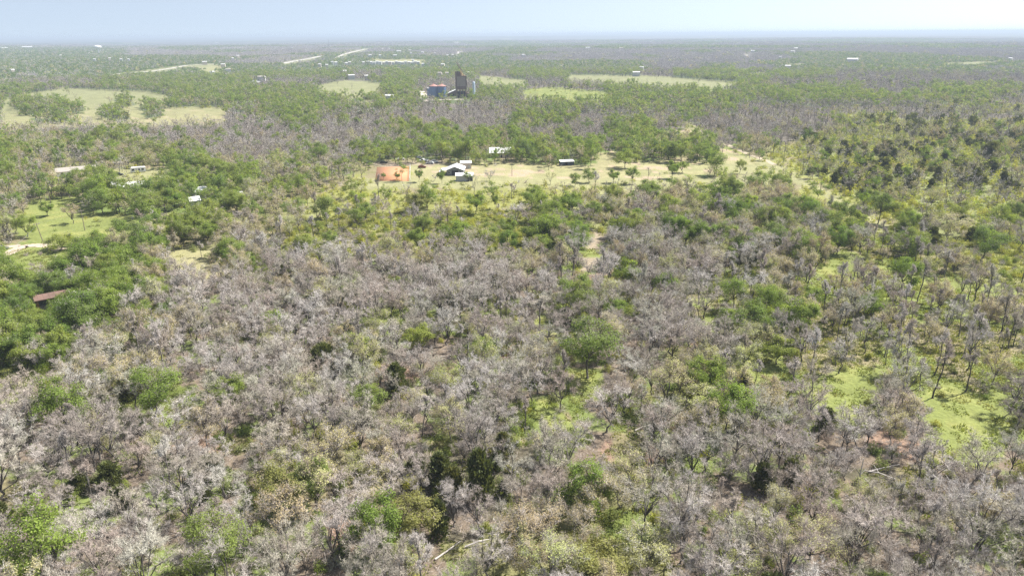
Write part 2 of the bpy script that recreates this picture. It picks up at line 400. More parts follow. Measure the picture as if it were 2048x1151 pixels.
def zone(x, y, z, jitter=True):
    """zone index of ground points"""
    px, py = to_px(x, y, z)
    if jitter:
        k = np.clip((py - 60) / 250, 0.05, 1.0)
        qx = px + k * 70 * (noise(x, y, 16, 71, 2) - .5)
        qy = py + k * 46 * (noise(x, y, 16, 81, 2) - .5)
    else: qx, qy = px, py
    ci = np.clip((qx / 64).astype(int), 0, 31)
    ri = np.clip(np.searchsorted(row_y, qy, 'right') - 1, 0, len(ZONE_ROWS) - 1)
    zi = zgrid[ri, ci]
    far = qy < 98
    fn = noise(x, y * .45, 420, 91, 2)
    zi = np.where(far, np.where(fn > .60, ZL.index('E'), ZL.index('N')), zi)
    k2 = np.clip((py - 100) / 400, 0.0, 1.0)
    ragged = 9 + 45 * smooth(400, 1400, np.hypot(x, y))
    jx = px + (k2 * 22 + 16) * (noise(x / ragged, y / ragged, 1, 61, 3) - .5)
    jy = py + (k2 * 16 + 5) * (noise(x / ragged, y / ragged, 1, 62, 3) - .5)
    for L, poly in POLY:
        xs = [p[0] for p in poly]; ys = [p[1] for p in poly]
        box = (jx > min(xs)) & (jx < max(xs)) & (jy > min(ys)) & (jy < max(ys))
        if not box.any(): continue
        idx = np.nonzero(box)[0]
        hit = in_poly(jx[idx], jy[idx], poly)
        zi[idx[hit]] = ZL.index(L)
    return zi

# ------------------------------------------------------------------ ground
def build_ground():
    a_in = np.linspace(R(-48), R(48), 400)
    a_out = np.linspace(R(48), R(312), 90)[1:-1]
    ang = np.concatenate([a_in, a_out])
    rad = np.concatenate([[3, 30], 52 * 1.0135 ** np.arange(0, 506)])
    rad = rad[rad < 46000]
    A, RR = np.meshgrid(ang, rad)
    X = (np.sin(A) * RR).ravel(); Y = (np.cos(A) * RR).ravel()
    Z = terrain(X, Y)
    na, nr = len(ang), len(rad)
    i = np.arange(nr - 1)[:, None] * na; j = np.arange(na)[None, :]
    j2 = (j + 1) % na
    q = np.stack([i + j, i + j2, i + na + j2, i + na + j], -1).reshape(-1, 4)[:, ::-1]
    zi = np.full(X.shape, ZL.index('N'))
    vis = (Y > 5)
    zi[vis] = zone(X[vis], Y[vis], Z[vis])
    ground_cols = {'B': (.17, .135, .10), 'b': (.13, .16, .045), 'O': (.17, .165, .075), 'G': (.13, .17, .05), 'g': (.20, .205, .065),
                   'C': (.195, .21, .085), 'D': (.10, .09, .06), 'K': (.17, .20, .06), 'N': (.13, .115, .095), 'E': (.09, .115, .05),
                   'P': (.255, .235, .125), 'M': (.17, .195, .06), 'L': (.26, .215, .155), 'S': (.19, .195, .08), 'T': (.235, .23, .115)}
    cols = np.array([ground_cols[c] for c in ZL])[zi]
    n1 = noise(X, Y, 7, 5, 3)[:, None]
    n2 = noise(X, Y, 23, 6, 3)[:, None]
    grassy = np.isin(zi, [ZL.index(c) for c in 'bKgOGS'])[:, None]
    cols = np.where(grassy & (n2 > .56), np.array([.20, .175, .10]) * np.ones_like(cols), cols)
    bz = (zi == ZL.index('B'))[:, None]
    cols = np.where(bz & (n1 > .52), np.array([.13, .16, .05]) * np.ones_like(cols), cols)
    cols = np.where(bz & (n2 > .73), np.array([.24, .165, .12]) * np.ones_like(cols), cols)
    pz = (zi == ZL.index('P'))[:, None]
    cols = np.where(pz, cols * (1 - .4 * smooth(.5, .75, n2)) + np.array([.19, .205, .085]) * .4 * smooth(.45, .7, n2), cols)
    cols = np.where(pz & (n1 > .68), np.array([.31, .245, .17]) * np.ones_like(cols), cols)
    farp = smooth(600, 1000, np.hypot(X, Y))[:, None] * pz
    cols = cols * (1 - farp) + np.array([.195, .20, .10]) * farp
    mz = (zi == ZL.index('M'))[:, None]
    cols = np.where(mz, cols * (1 - .6 * smooth(.5, .8, n1)) + np.array([.235, .225, .08]) * .6 * smooth(.5, .8, n1), cols)
    cols = cols * (.8 + .4 * n1)
    # beyond the trees that are built singly the sheet is coloured as closed canopy, crown self-shade painted in
    rr = np.hypot(X, Y)[:, None]
    f = smooth(4800, 7200, rr)
    patch = noise(X, Y, 700, 41, 3)[:, None]
    canopy = np.where(patch > .62, np.array([.055, .075, .032]), np.array([.088, .08, .07])) * (.7 + .6 * noise(X, Y, 160, 42, 2)[:, None])
    field = noise(X, Y, 520, 43, 2)[:, None] > .80
    canopy = np.where(field, np.array([.24, .23, .12]), canopy)
    cols = cols * (1 - f) + canopy * f
    m, nt, p, out = nodes_of('ground')
    at_ = nt.nodes.new('ShaderNodeAttribute'); at_.attribute_name = 'tint'
    fine = tex_noise(nt, 1.1, 4)
    mid = tex_noise(nt, .22, 4)
    v = mixc(nt, ramp(nt, [(.62,) * 3, (1.0,) * 3, (1.38,) * 3], fine), ramp(nt, [(.75,) * 3, (1.0,) * 3, (1.25,) * 3], mid), 1.0, 'MULTIPLY')
    nt.links.new(mixc(nt, at_.outputs['Color'], v, 1.0, 'MULTIPLY'), p.inputs['Base Color'])
    p.inputs['Roughness'].default_value = .95
    p.inputs['Specular IOR Level'].default_value = .1
    bp = nt.nodes.new('ShaderNodeBump'); bp.inputs['Strength'].default_value = .8; bp.inputs['Distance'].default_value = .35
    nt.links.new(fine, bp.inputs['Height']); nt.links.new(bp.outputs['Normal'], p.inputs['Normal'])
    me = mesh_from('ground', np.stack([X, Y, Z], 1), [q], [m], smooth_shade=True)
    ca = me.color_attributes.new('tint', 'FLOAT_COLOR', 'POINT')
    ca.data.foreach_set('color', np.concatenate([cols, np.ones((len(cols), 1))], 1).astype(np.float32).ravel())
    tag(obj('ground', me), kind='structure')
build_ground()

# ------------------------------------------------------------------ trees: shapes
class Segs:
    def __init__(s): s.rows = []
    def add(s, p, q, r0, r1): s.rows.append((*p, *q, r0, r1))
    def arr(s): return np.array(s.rows, float).reshape(-1, 8)

def tubes(a, sides):
    """tapered tubes for the rows of a"""
    p, q, r0, r1 = a[:, :3], a[:, 3:6], a[:, 6], a[:, 7]
    d = q - p; d /= np.linalg.norm(d, axis=1, keepdims=True) + 1e-9
    ref = np.where(np.abs(d[:, 2:3]) > .9, [[1, 0, 0]], [[0, 0, 1]])
    u = np.cross(d, ref); u /= np.linalg.norm(u, axis=1, keepdims=True) + 1e-9
    w = np.cross(d, u)
    t = np.arange(sides) * 2 * math.pi / sides
    ring = u[:, None] * np.cos(t)[None, :, None] + w[:, None] * np.sin(t)[None, :, None]
    v = np.concatenate([p[:, None] + ring * r0[:, None, None], q[:, None] + ring * r1[:, None, None]], 1)
    n = len(a)
    base = np.arange(n)[:, None] * 2 * sides
    k = np.arange(sides)[None, :]; k2 = (k + 1) % sides
    f = np.stack([base + k, base + k2, base + sides + k2, base + sides + k], -1).reshape(-1, 4)
    return v.reshape(-1, 3), f

def blades(p, q, w, rng, heart=None, turn=.55):
    """one thin pointed triangle for each twig, its face turned out of the crown as far as its run allows"""
    d = q - p
    if heart is None: o = rng.normal(size=d.shape)
    else:
        o = (p + q) / 2 - np.asarray(heart)
        o = o / (np.linalg.norm(o, axis=1, keepdims=True) + 1e-9) + rng.normal(size=d.shape) * turn
    side = np.cross(d, o); side /= np.linalg.norm(side, axis=1, keepdims=True) + 1e-9
    v = np.stack([p - side * w[:, None] / 2, p + side * w[:, None] / 2, q], 1).reshape(-1, 3)
    return v, np.arange(len(p) * 3).reshape(-1, 3)

def leaves(c, size, rng, heart=None, turn=.5):
    """one leaf spray (a quad) at each centre c, lying on the outside of its crown"""
    n = rng.normal(size=c.shape) * turn
    if heart is not None:
        o = c - np.asarray(heart); n = n + o / (np.linalg.norm(o, axis=1, keepdims=True) + 1e-9)
    n[:, 2] += .25
    n /= np.linalg.norm(n, axis=1, keepdims=True)
    u = np.cross(n, rng.normal(size=c.shape)); u /= np.linalg.norm(u, axis=1, keepdims=True) + 1e-9
    w = np.cross(n, u)
    s = size[:, None]
    v = np.stack([c - u * s * .5, c + w * s * .38, c + u * s * .5, c - w * s * .38], 1).reshape(-1, 3)
    return v, np.arange(len(c) * 4).reshape(-1, 4)

def join(parts):
    vs, tri, quad, off = [], [], [], 0
    for v, f in parts:
        if len(v) == 0: continue
        vs.append(v); (tri if f.shape[1] == 3 else quad).append(f + off); off += len(v)
    faces = []
    if tri: faces.append(np.concatenate(tri))
    if quad: faces.append(np.concatenate(quad))
    return np.concatenate(vs), faces

def tree_shape(seed, H, Rc, base, nl, nb, ns, nt_, flat=.5, lean=.0, thick=.017, single=False):
    """woody frame and tips of one tree. H height, Rc crown radius, base = height where limbs start (share of H)"""
    rng = np.random.default_rng(seed)
    big, mid = Segs(), Segs()
    top = np.array([rng.normal() * lean * H, rng.normal() * lean * H, H])
    r0 = H * thick * rng.uniform(.9, 1.2)
    fork = base * H * rng.uniform(.85, 1.1)
    # trunk, three bends
    pts = [np.zeros(3)]
    ntr = 3
    for i in range(1, ntr + 1):
        pts.append(np.array([rng.normal(), rng.normal(), 0]) * (.01 if single else .028) * H + np.array([0, 0, fork * i / ntr]) + top * np.array([1, 1, 0]) * (fork / H) * i / ntr)
    big.add(pts[0], pts[0] + np.array([0, 0, .25]), r0 * 1.6, r0 * 1.05)
    for i in range(ntr): big.add(pts[i], pts[i + 1], r0 * (1 - .12 * i), r0 * (1 - .12 * (i + 1)))
    trunk_top = pts[-1]
    sub = []     # tips: start, dir
    cc = np.array([top[0] * .6, top[1] * .6, fork + (H - fork) * .45])
    for l in range(nl):
        a = 2 * math.pi * (l + rng.uniform(-.3, .3)) / nl * 1.0
        el = rng.uniform(.05, 1.0) if not single else l / nl
        if single or l == 0: hz, hh = rng.uniform(.15, .6) * Rc, H * rng.uniform(.88, 1.0)
        else:
            hz = Rc * math.sqrt(1 - (el * .92) ** 2) * rng.uniform(.75, 1.05)
            hh = fork + (H - fork) * (.22 + .72 * el) * rng.uniform(.9, 1.05)
        if single and l > 0:
            tt = .35 + .6 * l / nl
            hz = Rc * (1.15 - tt) * rng.uniform(.7, 1.1); hh = fork + (H - fork) * min(1, tt + .15)
            start = trunk_top + (np.array([top[0], top[1], H]) - trunk_top) * (tt - .2)
        else: start = pts[2] + (trunk_top - pts[2]) * rng.uniform(.5, 1.0)
        if single and l == 0: end = np.array([top[0], top[1], H])
        else: end = np.array([math.cos(a) * hz, math.sin(a) * hz, hh]) + top * np.array([.7, .7, 0])
        # limb of 4 bends, arching
        L = np.linalg.norm(end - start)
        prev = start; rr = r0 * rng.uniform(.42, .6) * (1.5 if (single and l == 0) else .5 if single else 1)
        path = [start]
        for i in range(1, 5):
            t = i / 4
            p = start + (end - start) * t + rng.normal(size=3) * L * (.018 if single else .045) * (1 if i < 4 else .3)
            p[2] += flat * L * .22 * math.sin(math.pi * t) * (1 if not single else .2)
            big.add(prev, p, rr * (1 - .2 * (i - 1)), rr * (1 - .2 * i) + .012); prev = p; path.append(p)
        path = np.array(path)
        for b in range(nb):
            t = rng.uniform(.36, 1.0) ** .75 * 4
            k = min(3, int(t)); o = path[k] + (path[k + 1] - path[k]) * (t - k)
            d = (o - cc) / (np.linalg.norm(o - cc) + .3) * .8 + rng.normal(size=3) * .62 + np.array([0, 0, .35])
            d /= np.linalg.norm(d)
            bl = Rc * rng.uniform(.26, .5) * (1.15 - .12 * t)
            m_ = o + d * bl * .5 + rng.normal(size=3) * bl * .09
            e = o + d * bl + rng.normal(size=3) * bl * .14 + np.array([0, 0, .06 * bl])
            br = max(.02, rr * .34)
            mid.add(o, m_, br, br * .7); mid.add(m_, e, br * .7, br * .35)
            for s in range(ns):
                u = rng.uniform(.25, 1.0)
                so = o + (m_ - o) * (u * 2) if u < .5 else m_ + (e - m_) * (u * 2 - 1)
                sd = d * .55 + rng.normal(size=3) * .62 + np.array([0, 0, .28])
                sd /= np.linalg.norm(sd)
                sub.append((*so, *(so + sd * bl * rng.uniform(.38, .75))))
    sub = np.array(sub)
    # twigs along every sub-branch
    n = len(sub)
    sp, sq = sub[:, :3], sub[:, 3:]
    idx = np.repeat(np.arange(n), nt_)
    u = rng.uniform(.15, 1.0, len(idx))[:, None]
    tp = sp[idx] + (sq[idx] - sp[idx]) * u
    d = sq[idx] - sp[idx]; ln = np.linalg.norm(d, axis=1, keepdims=True)
    td = d / ln * .7 + rng.normal(size=d.shape) * .6 + np.array([0, 0, .22])
    td /= np.linalg.norm(td, axis=1, keepdims=True)
    tq = tp + td * (ln * rng.uniform(.35, .85, (len(idx), 1)) + .12)
    return rng, big.arr(), mid.arr(), sp, sq, tp, tq

def make_tree(kind, seed, H, Rc, base, lod, **kw):
    """two meshes: trunk (with limbs) and crown"""
    dens = {0: (8, 7, 7, 12), 1: (6, 5, 4, 5), 2: (5, 3, 3, 4)}[lod]
    nl, nb, ns, nt_ = dens
    if kw.get('single'): nl, nb = int(nl * 1.4), max(3, nb - 2)
    rng, big, mid, sp, sq, tp, tq = tree_shape(seed, H, Rc, base, nl, nb, ns, nt_, **kw)
    ws = {0: 1.0, 1: 1.9, 2: 3.2}[lod]
    trunk = join([tubes(big, 5 if lod == 0 else 3), tubes(mid, 3)])
    cr = []
    n = len(sp)
    barew = {'bare': 1.0, 'budding': .75, 'leafy': .4, 'dead': .5}[kind]
    cr.append(('twig',) + blades(sp, sq, np.full(n, .05 * ws), rng, (0, 0, H * .45)))
    keep = rng.uniform(size=len(tp)) < barew
    cr.append(('twig',) + blades(tp[keep], tq[keep], rng.uniform(.015, .033, keep.sum()) * ws, rng, (0, 0, H * .45)))
    if kind in ('budding', 'leafy'):
        per = {0: (8, 22), 1: (6, 14), 2: (4, 8)}[lod][kind == 'leafy']
        if kind == 'leafy':      # leaf sprays gathered in clumps round the branch ends
            base_pts = sq[np.repeat(np.arange(n), per)]
            c = base_pts + rng.normal(size=base_pts.shape) * np.array([.42, .42, .26]) * (Rc / 4.2)
            size = rng.uniform(.14, .34, len(c)) * {0: 1.0, 1: 1.55, 2: 2.5}[lod]
            drop = rng.uniform(size=n) < .12
            k = ~np.repeat(drop, per); c, size = c[k], size[k]
        else:
            pick = rng.integers(0, len(tq), n * per)
            c = tq[pick] + rng.normal(size=(n * per, 3)) * .12
            size = rng.uniform(.10, .22, len(c)) * {0: 1.0, 1: 1.6, 2: 2.8}[lod]
        cr.append((kind,) + leaves(c, size, rng, (0, 0, H * .42)))
    return trunk, cr

MATKEY = {'twig': 'twig', 'budding': 'bud', 'leafy': 'leaf'}
def crown_mesh(name, cr, over={}):
    mats, parts, counts = [], [], []
    for k, v, f in cr:
        m = MAT[over.get(k, MATKEY.get(k, k))]
        if m not in mats: mats.append(m)
        parts.append((v, f, mats.index(m)))
    tri = [(v, f, i) for v, f, i in parts if f.shape[1] == 3]
    quad = [(v, f, i) for v, f, i in parts if f.shape[1] == 4]
    v, faces = join([(a, b) for a, b, _ in tri + quad])
    mi = np.concatenate([np.full(len(f), i) for _, f, i in tri + quad])
    return mesh_from(name, v, faces, mats, mi)

def whole_mesh(name, trunk, cr, over={}, bark='bark'):
    """trunk and crown in one mesh, for the mass of trees that is not picked apart"""
    mats = [MAT[bark]]
    vs, tri, quad, ti, qi, off = [trunk[0]], [], [], [], [], len(trunk[0])
    for f in trunk[1]:
        (tri if f.shape[1] == 3 else quad).append(f); (ti if f.shape[1] == 3 else qi).append(np.zeros(len(f), int))
    for k, v, f in cr:
        m = MAT[over.get(k, MATKEY.get(k, k))]
        if m not in mats: mats.append(m)
        vs.append(v)
        (tri if f.shape[1] == 3 else quad).append(f + off)
        (ti if f.shape[1] == 3 else qi).append(np.full(len(f), mats.index(m))); off += len(v)
    faces, mi = [], []
    if tri: faces.append(np.concatenate(tri)); mi += ti
    if quad: faces.append(np.concatenate(quad)); mi += qi
    return mesh_from(name, np.concatenate(vs), faces, mats, np.concatenate(mi))

def dome_points(n, rng, rx, ry, h, inner=.55):
    d = rng.normal(size=(n, 3)); d[:, 2] = np.abs(d[:, 2]); d /= np.linalg.norm(d, axis=1, keepdims=True)
    r = rng.uniform(inner, 1.0, (n, 1))
    return d * r * np.array([rx, ry, h])

def make_cedar(seed, H, Rc, lod):
    rng = np.random.default_rng(seed)
    n = {0: 2600, 1: 500, 2: 120}[lod]
    t = rng.uniform(0, 1, n) ** .8
    z = H * (.06 + .94 * t)
    prof = Rc * np.sqrt(np.clip(1 - t ** 1.6, 0, 1)) * (.8 + .25 * np.sin(t * 13 + seed)) + .12
    a = rng.uniform(0, 2 * math.pi, n)
    lump = 1 + .35 * np.sin(a * 3 + z * 1.7 + seed) * np.cos(z * 2.3)
    r = prof * lump * rng.uniform(.55, 1.0, n)
    c = np.stack([np.cos(a) * r, np.sin(a) * r, z], 1)
    out = np.stack([np.cos(a) * .5, np.sin(a) * .5, np.full(n, .6)], 1) + rng.normal(size=(n, 3)) * .3
    L = rng.uniform(.3, .7, n) * {0: 1, 1: 1.8, 2: 3}[lod]
    v, f = blades(c, c + out * L[:, None], L * .55, rng, (0, 0, H * .3))
    s = Segs(); s.add((0, 0, 0), (0.05, 0, H * .5), H * .018, H * .012); s.add((0.05, 0, H * .5), (0, 0.05, H * .95), H * .012, .02)
    for i in range(10):
        a2 = rng.uniform(0, 6.28); zz = H * rng.uniform(.1, .7)
        s.add((0, 0, zz), (math.cos(a2) * Rc * .7, math.sin(a2) * Rc * .7, zz + .5), .05, .02)
    return join([tubes(s.arr(), 4)]), [('cedar', v, f)]

def make_shrub(kind, seed, lod):
    rng = np.random.default_rng(seed)
    rx, ry, h = rng.uniform(.9, 1.5), rng.uniform(.9, 1.5), rng.uniform(1.2, 2.3)
    cr = []
    nst = {0: 16, 1: 7}[lod]
    e = dome_points(nst, rng, rx, ry, h, .7)
    b = rng.normal(size=(nst, 3)) * .12; b[:, 2] = 0
    if kind == 'bare':
        n2 = {0: 26, 1: 9}[lod]
        i = np.repeat(np.arange(nst), n2); u = rng.uniform(.25, 1, len(i))[:, None]
        p = b[i] + (e[i] - b[i]) * u
        d = (e[i] - b[i]) * .35 + rng.normal(size=p.shape) * .38 + np.array([0, 0, .2])
        cr.append(('twig',) + blades(p, p + d, rng.uniform(.02, .045, len(i)) * (1 if lod == 0 else 2.2), rng, (0, 0, .3)))
        cr.append(('twig',) + blades(b, e, np.full(nst, .06), rng))
    else:
        ncl = {0: 22, 1: 9}[lod]; per = {0: 26, 1: 11}[lod]
        cl = dome_points(ncl, rng, rx, ry, h, .45)
        c = np.repeat(cl, per, 0) + rng.normal(size=(ncl * per, 3)) * .26
        c[:, 2] = np.maximum(c[:, 2], .05)
        cr.append(('leafy',) + leaves(c, rng.uniform(.13, .3, len(c)) * (1 if lod == 0 else 1.7), rng, (0, 0, .2)))
        cr.append(('twig',) + blades(b, e, np.full(nst, .05), rng))
    return cr

# ------------------------------------------------------------------ trees: the shapes that get copied
SPEC = {}      # kind -> list of dict(H, Rc, trunk mesh, crown mesh)
STUFF = {}     # kind -> collection of whole shapes for the mass, with index ranges by level of detail
def new_shape_collection(kind):
    STUFF[kind] = dict(col=bpy.data.collections.new('shapes of ' + kind), n=0, lod={0: [], 1: [], 2: []}, dims=[])
    return STUFF[kind]
def add_whole(kind, me, lod, H, Rc):
    s = STUFF[kind]
    o = bpy.data.objects.new('shape_%03d_%s' % (s['n'], kind), me)
    s['col'].objects.link(o)
    s['lod'][lod].append(s['n']); s['dims'].append((H, Rc)); s['n'] += 1

TREE_DEFS = {
 'bare_tree': ('bare', [  # H, Rc, base, extra
    (8.6, 4.3, .26, dict(flat=.6)), (8.0, 3.9, .24, dict(flat=.7)), (9.4, 4.6, .30, dict(flat=.5)), (9.0, 3.3, .36, dict(flat=.4)),
    (8.4, 2.9, .34, dict(flat=.3)), (7.0, 3.1, .18, dict(flat=.3, thick=.012)), (7.6, 3.4, .2, dict(flat=.25, thick=.012, lean=.04)),
    (6.2, 2.2, .25, dict(flat=.35)), (8.8, 4.0, .28, dict(flat=.5, lean=.05)), (7.8, 3.6, .22, dict(flat=.55)), (8.2, 3.0, .3, dict(flat=.3, thick=.014)), (9.0, 4.8, .24, dict(flat=.6)), (6.8, 3.0, .3, dict(flat=.4, lean=.07)), (9.8, 3.7, .38, dict(flat=.45, lean=.06)), (5.4, 2.9, .15, dict(flat=.7, lean=.08))]),
 'slender_tree': ('bare', [
    (10.5, 2.0, .38, dict(single=True, lean=.03, thick=.0155)), (10.0, 1.7, .45, dict(single=True, lean=.05, thick=.015)),
    (9.2, 2.2, .33, dict(single=True, lean=.02, thick=.016))]),
 'budding_tree': ('budding', [
    (8.4, 4.1, .26, dict(flat=.6)), (9.0, 3.7, .32, dict(flat=.5)), (8.0, 3.0, .34, dict(flat=.4)), (7.4, 3.6, .22, dict(flat=.6))]),
 'leafy_tree': ('leafy', [
    (9.0, 4.4, .32, dict(flat=.55)), (8.4, 4.0, .26, dict(flat=.6)), (9.6, 3.6, .36, dict(flat=.4)), (8.0, 3.2, .26, dict(flat=.4)),
    (7.4, 3.9, .2, dict(flat=.6)), (10.5, 4.5, .46, dict(flat=.35))]),
}
sd = 100
for kind, (style, defs) in TREE_DEFS.items():
    SPEC[kind] = []
    new_shape_collection(kind)
    for i, (H, Rc, base, kw) in enumerate(defs):
        sd += 1
        tr, cr = make_tree(style, sd, H, Rc, base, 0, **kw)
        SPEC[kind].append(dict(H=H, R=Rc, trunk=mesh_from('trunk', tr[0], tr[1], [MAT['bark']]), crown=crown_mesh('crown', cr)))
        add_whole(kind, whole_mesh('whole', tr, cr), 0, H, Rc)
    for lod in (1, 2):
        for i, (H, Rc, base, kw) in enumerate(defs):
            sd += 1
            tr, cr = make_tree(style, sd, H, Rc, base, lod, **kw)
            add_whole(kind, whole_mesh('whole', tr, cr), lod, H, Rc)
SPEC['cedar_tree'] = []; new_shape_collection('cedar_tree')
for lod in (0, 1, 2):
    for i, (H, Rc) in enumerate(((4.8, 2.3), (3.9, 2.6), (5.8, 2.0))):
        sd += 1
        tr, cr = make_cedar(sd, H, Rc, lod)
        if lod == 0:
            SPEC['cedar_tree'].append(dict(H=H, R=Rc, trunk=mesh_from('trunk', tr[0], tr[1], [MAT['bark']]), crown=crown_mesh('crown', cr)))
        add_whole('cedar_tree', whole_mesh('whole', tr, cr), lod, H, Rc)
for kind, style, over in (('leafy_shrub', 'leafy', {'leafy': 'shrubleaf'}), ('yellow_shrub', 'leafy', {'leafy': 'yellowleaf'}), ('bare_shrub', 'bare', {})):
    SPEC[kind] = []; new_shape_collection(kind)
    for lod in (0, 1):
        for i in range(4):
            sd += 1
            cr = make_shrub(style, sd, lod)
            me = crown_mesh('shrub', cr, over)
            if lod == 0: SPEC[kind].append(dict(H=2.0, R=1.3, mesh=me))
            add_whole(kind, me, lod, 2.0, 1.3)

# ------------------------------------------------------------------ trees: where they stand
rng = np.random.default_rng(7)
HALF = math.atan(1024 / FPX)
def cells(r0, r1, size, margin=R(7), seed=0):
    """jittered grid points in the sector the camera can see (and a margin that throws shade into it)"""
    g = np.random.default_rng(1000 + seed)
    xm = r1 * math.sin(min(R(60), HALF + R(12))) + 20
    xs = np.arange(-xm, xm, size); ys = np.arange(r0 * .6, r1 + size, size)
    X, Y = np.meshgrid(xs, ys)
    X = X + (np.arange(len(ys)) % 2)[:, None] * size / 2
    X = X.ravel() + g.uniform(-.42, .42, X.size) * size; Y = Y.ravel() + g.uniform(-.42, .42, Y.size) * size
    r = np.hypot(X, Y)
    # the lower frame edge is wider than its half angle on the ground
    lim = (HALF + margin)
    u = X / (Y * math.cos(PITCH) + CAM_H * math.sin(PITCH))
    k = (r >= r0) & (r < r1) & (np.abs(u) < math.tan(HALF) + .05 + 14 / np.maximum(r, 1))
    return X[k], Y[k]

KINDS = ['bare_tree', 'slender_tree', 'budding_tree', 'leafy_tree', 'cedar_tree']
CANOPY = {'B': (.62, .05, .08, .012, .018), 'b': (.44, .10, .08, .05, .012), 'O': (.26, .05, .34, .16, 0), 'G': (.06, 0, .10, .62, .01),
          'g': (.035, .03, .012, .025, 0), 'C': (.13, 0, .06, .035, .15), 'D': (.34, 0, .08, .06, .07), 'K': (.09, .36, .08, .012, 0),
          'N': (.76, 0, .05, .03, .008), 'E': (.22, 0, .14, .42, .015), 'P': (.002, 0, .001, .003, 0), 'M': (.004, .012, 0, .004, 0), 'L': (0,) * 5, 'S': (.10, .03, .07, .10, 0), 'T': (.004, .006, .004, .006, 0)}
SKINDS = ['leafy_shrub', 'yellow_shrub', 'bare_shrub']
UNDER = {'B': (.27, .08, .28), 'b': (.42, .10, .20), 'O': (.25, .08, .2), 'G': (.25, .03, .08), 'g': (.16, .48, .22), 'C': (.26, .34, .30),
         'D': (.34, .02, .3), 'K': (.13, .10, .07), 'N': (.05, .05, .10), 'E': (.20, .08, .05), 'P': (.002, .001, 0), 'M': (.04, .03, .015), 'L': (0, 0, 0), 'S': (.2, .18, .12), 'T': (.10, .16, .04)}

KEEP_OUT = []        # (x, y, radius): buildings, cars, hero trees
def clear_of(X, Y, extra=0.0):
    ok = np.ones(len(X), bool)
    for (x, y, r) in KEEP_OUT:
        ok &= (X - x) ** 2 + (Y - y) ** 2 > (r + extra) ** 2
    return ok

PLANTS = {k: [] for k in KINDS + SKINDS}     # rows x, y, z, rot, sx, sz, lod, size on picture
def scatter_layer(r0, r1, size, lod, table, kinds, seed, smul=(.72, 1.2), extra=1.0):
    X, Y = cells(r0, r1, size, seed=seed)
    ok = clear_of(X, Y, extra); X, Y = X[ok], Y[ok]
    Z = terrain(X, Y)
    zi = zone(X, Y, Z + 2.0)
    tab = np.array([table[c] for c in ZL])
    cum = np.cumsum(tab, 1)[zi]
    g = np.random.default_rng(5000 + seed)
    clump = noise(X, Y, 14, 300 + seed, 2)
    u = g.uniform(size=len(X)) * (1 + .5 * (clump - .5))
    if kinds is KINDS:      # cedars come in clumps
        cl = np.where(noise(X, Y, 28, 777, 2) > .52, 1.7, .25)
        cum = cum.copy(); cum[:, 4] = cum[:, 3] + (cum[:, 4] - cum[:, 3]) * cl
    which = (u[:, None] > cum).sum(1)
    for ki, k in enumerate(kinds):
        s = which == ki
        n = s.sum()
        if not n: continue
        sc = g.uniform(smul[0], smul[1], n)
        if k in SKINDS: sc = sc * np.where(zi[s] == ZL.index('C'), 1.35, np.where(np.isin(zi[s], [ZL.index('M'), ZL.index('K')]), .7, 1.0))
        sz = sc * g.uniform(.85, 1.12, n)
        PLANTS[k].append(np.stack([X[s], Y[s], Z[s], g.uniform(0, 6.28, n), sc, sz, np.full(n, lod)], 1))

def plant_all():
    scatter_layer(70, 300, 4.0, 0, CANOPY, KINDS, 1, (.58, 1.18))
    scatter_layer(300, 620, 4.9, 1, CANOPY, KINDS, 2, (.75, 1.2))
    scatter_layer(620, 1500, 6.2, 2, CANOPY, KINDS, 3, (.85, 1.3))
    scatter_layer(70, 300, 3.1, 0, UNDER, SKINDS, 4, (.6, 1.25), .3)
    scatter_layer(300, 620, 3.9, 1, UNDER, SKINDS, 5, (.8, 1.5), .3)
    scatter_layer(620, 1100, 6.0, 1, UNDER, SKINDS, 6, (1.2, 1.9), .3)

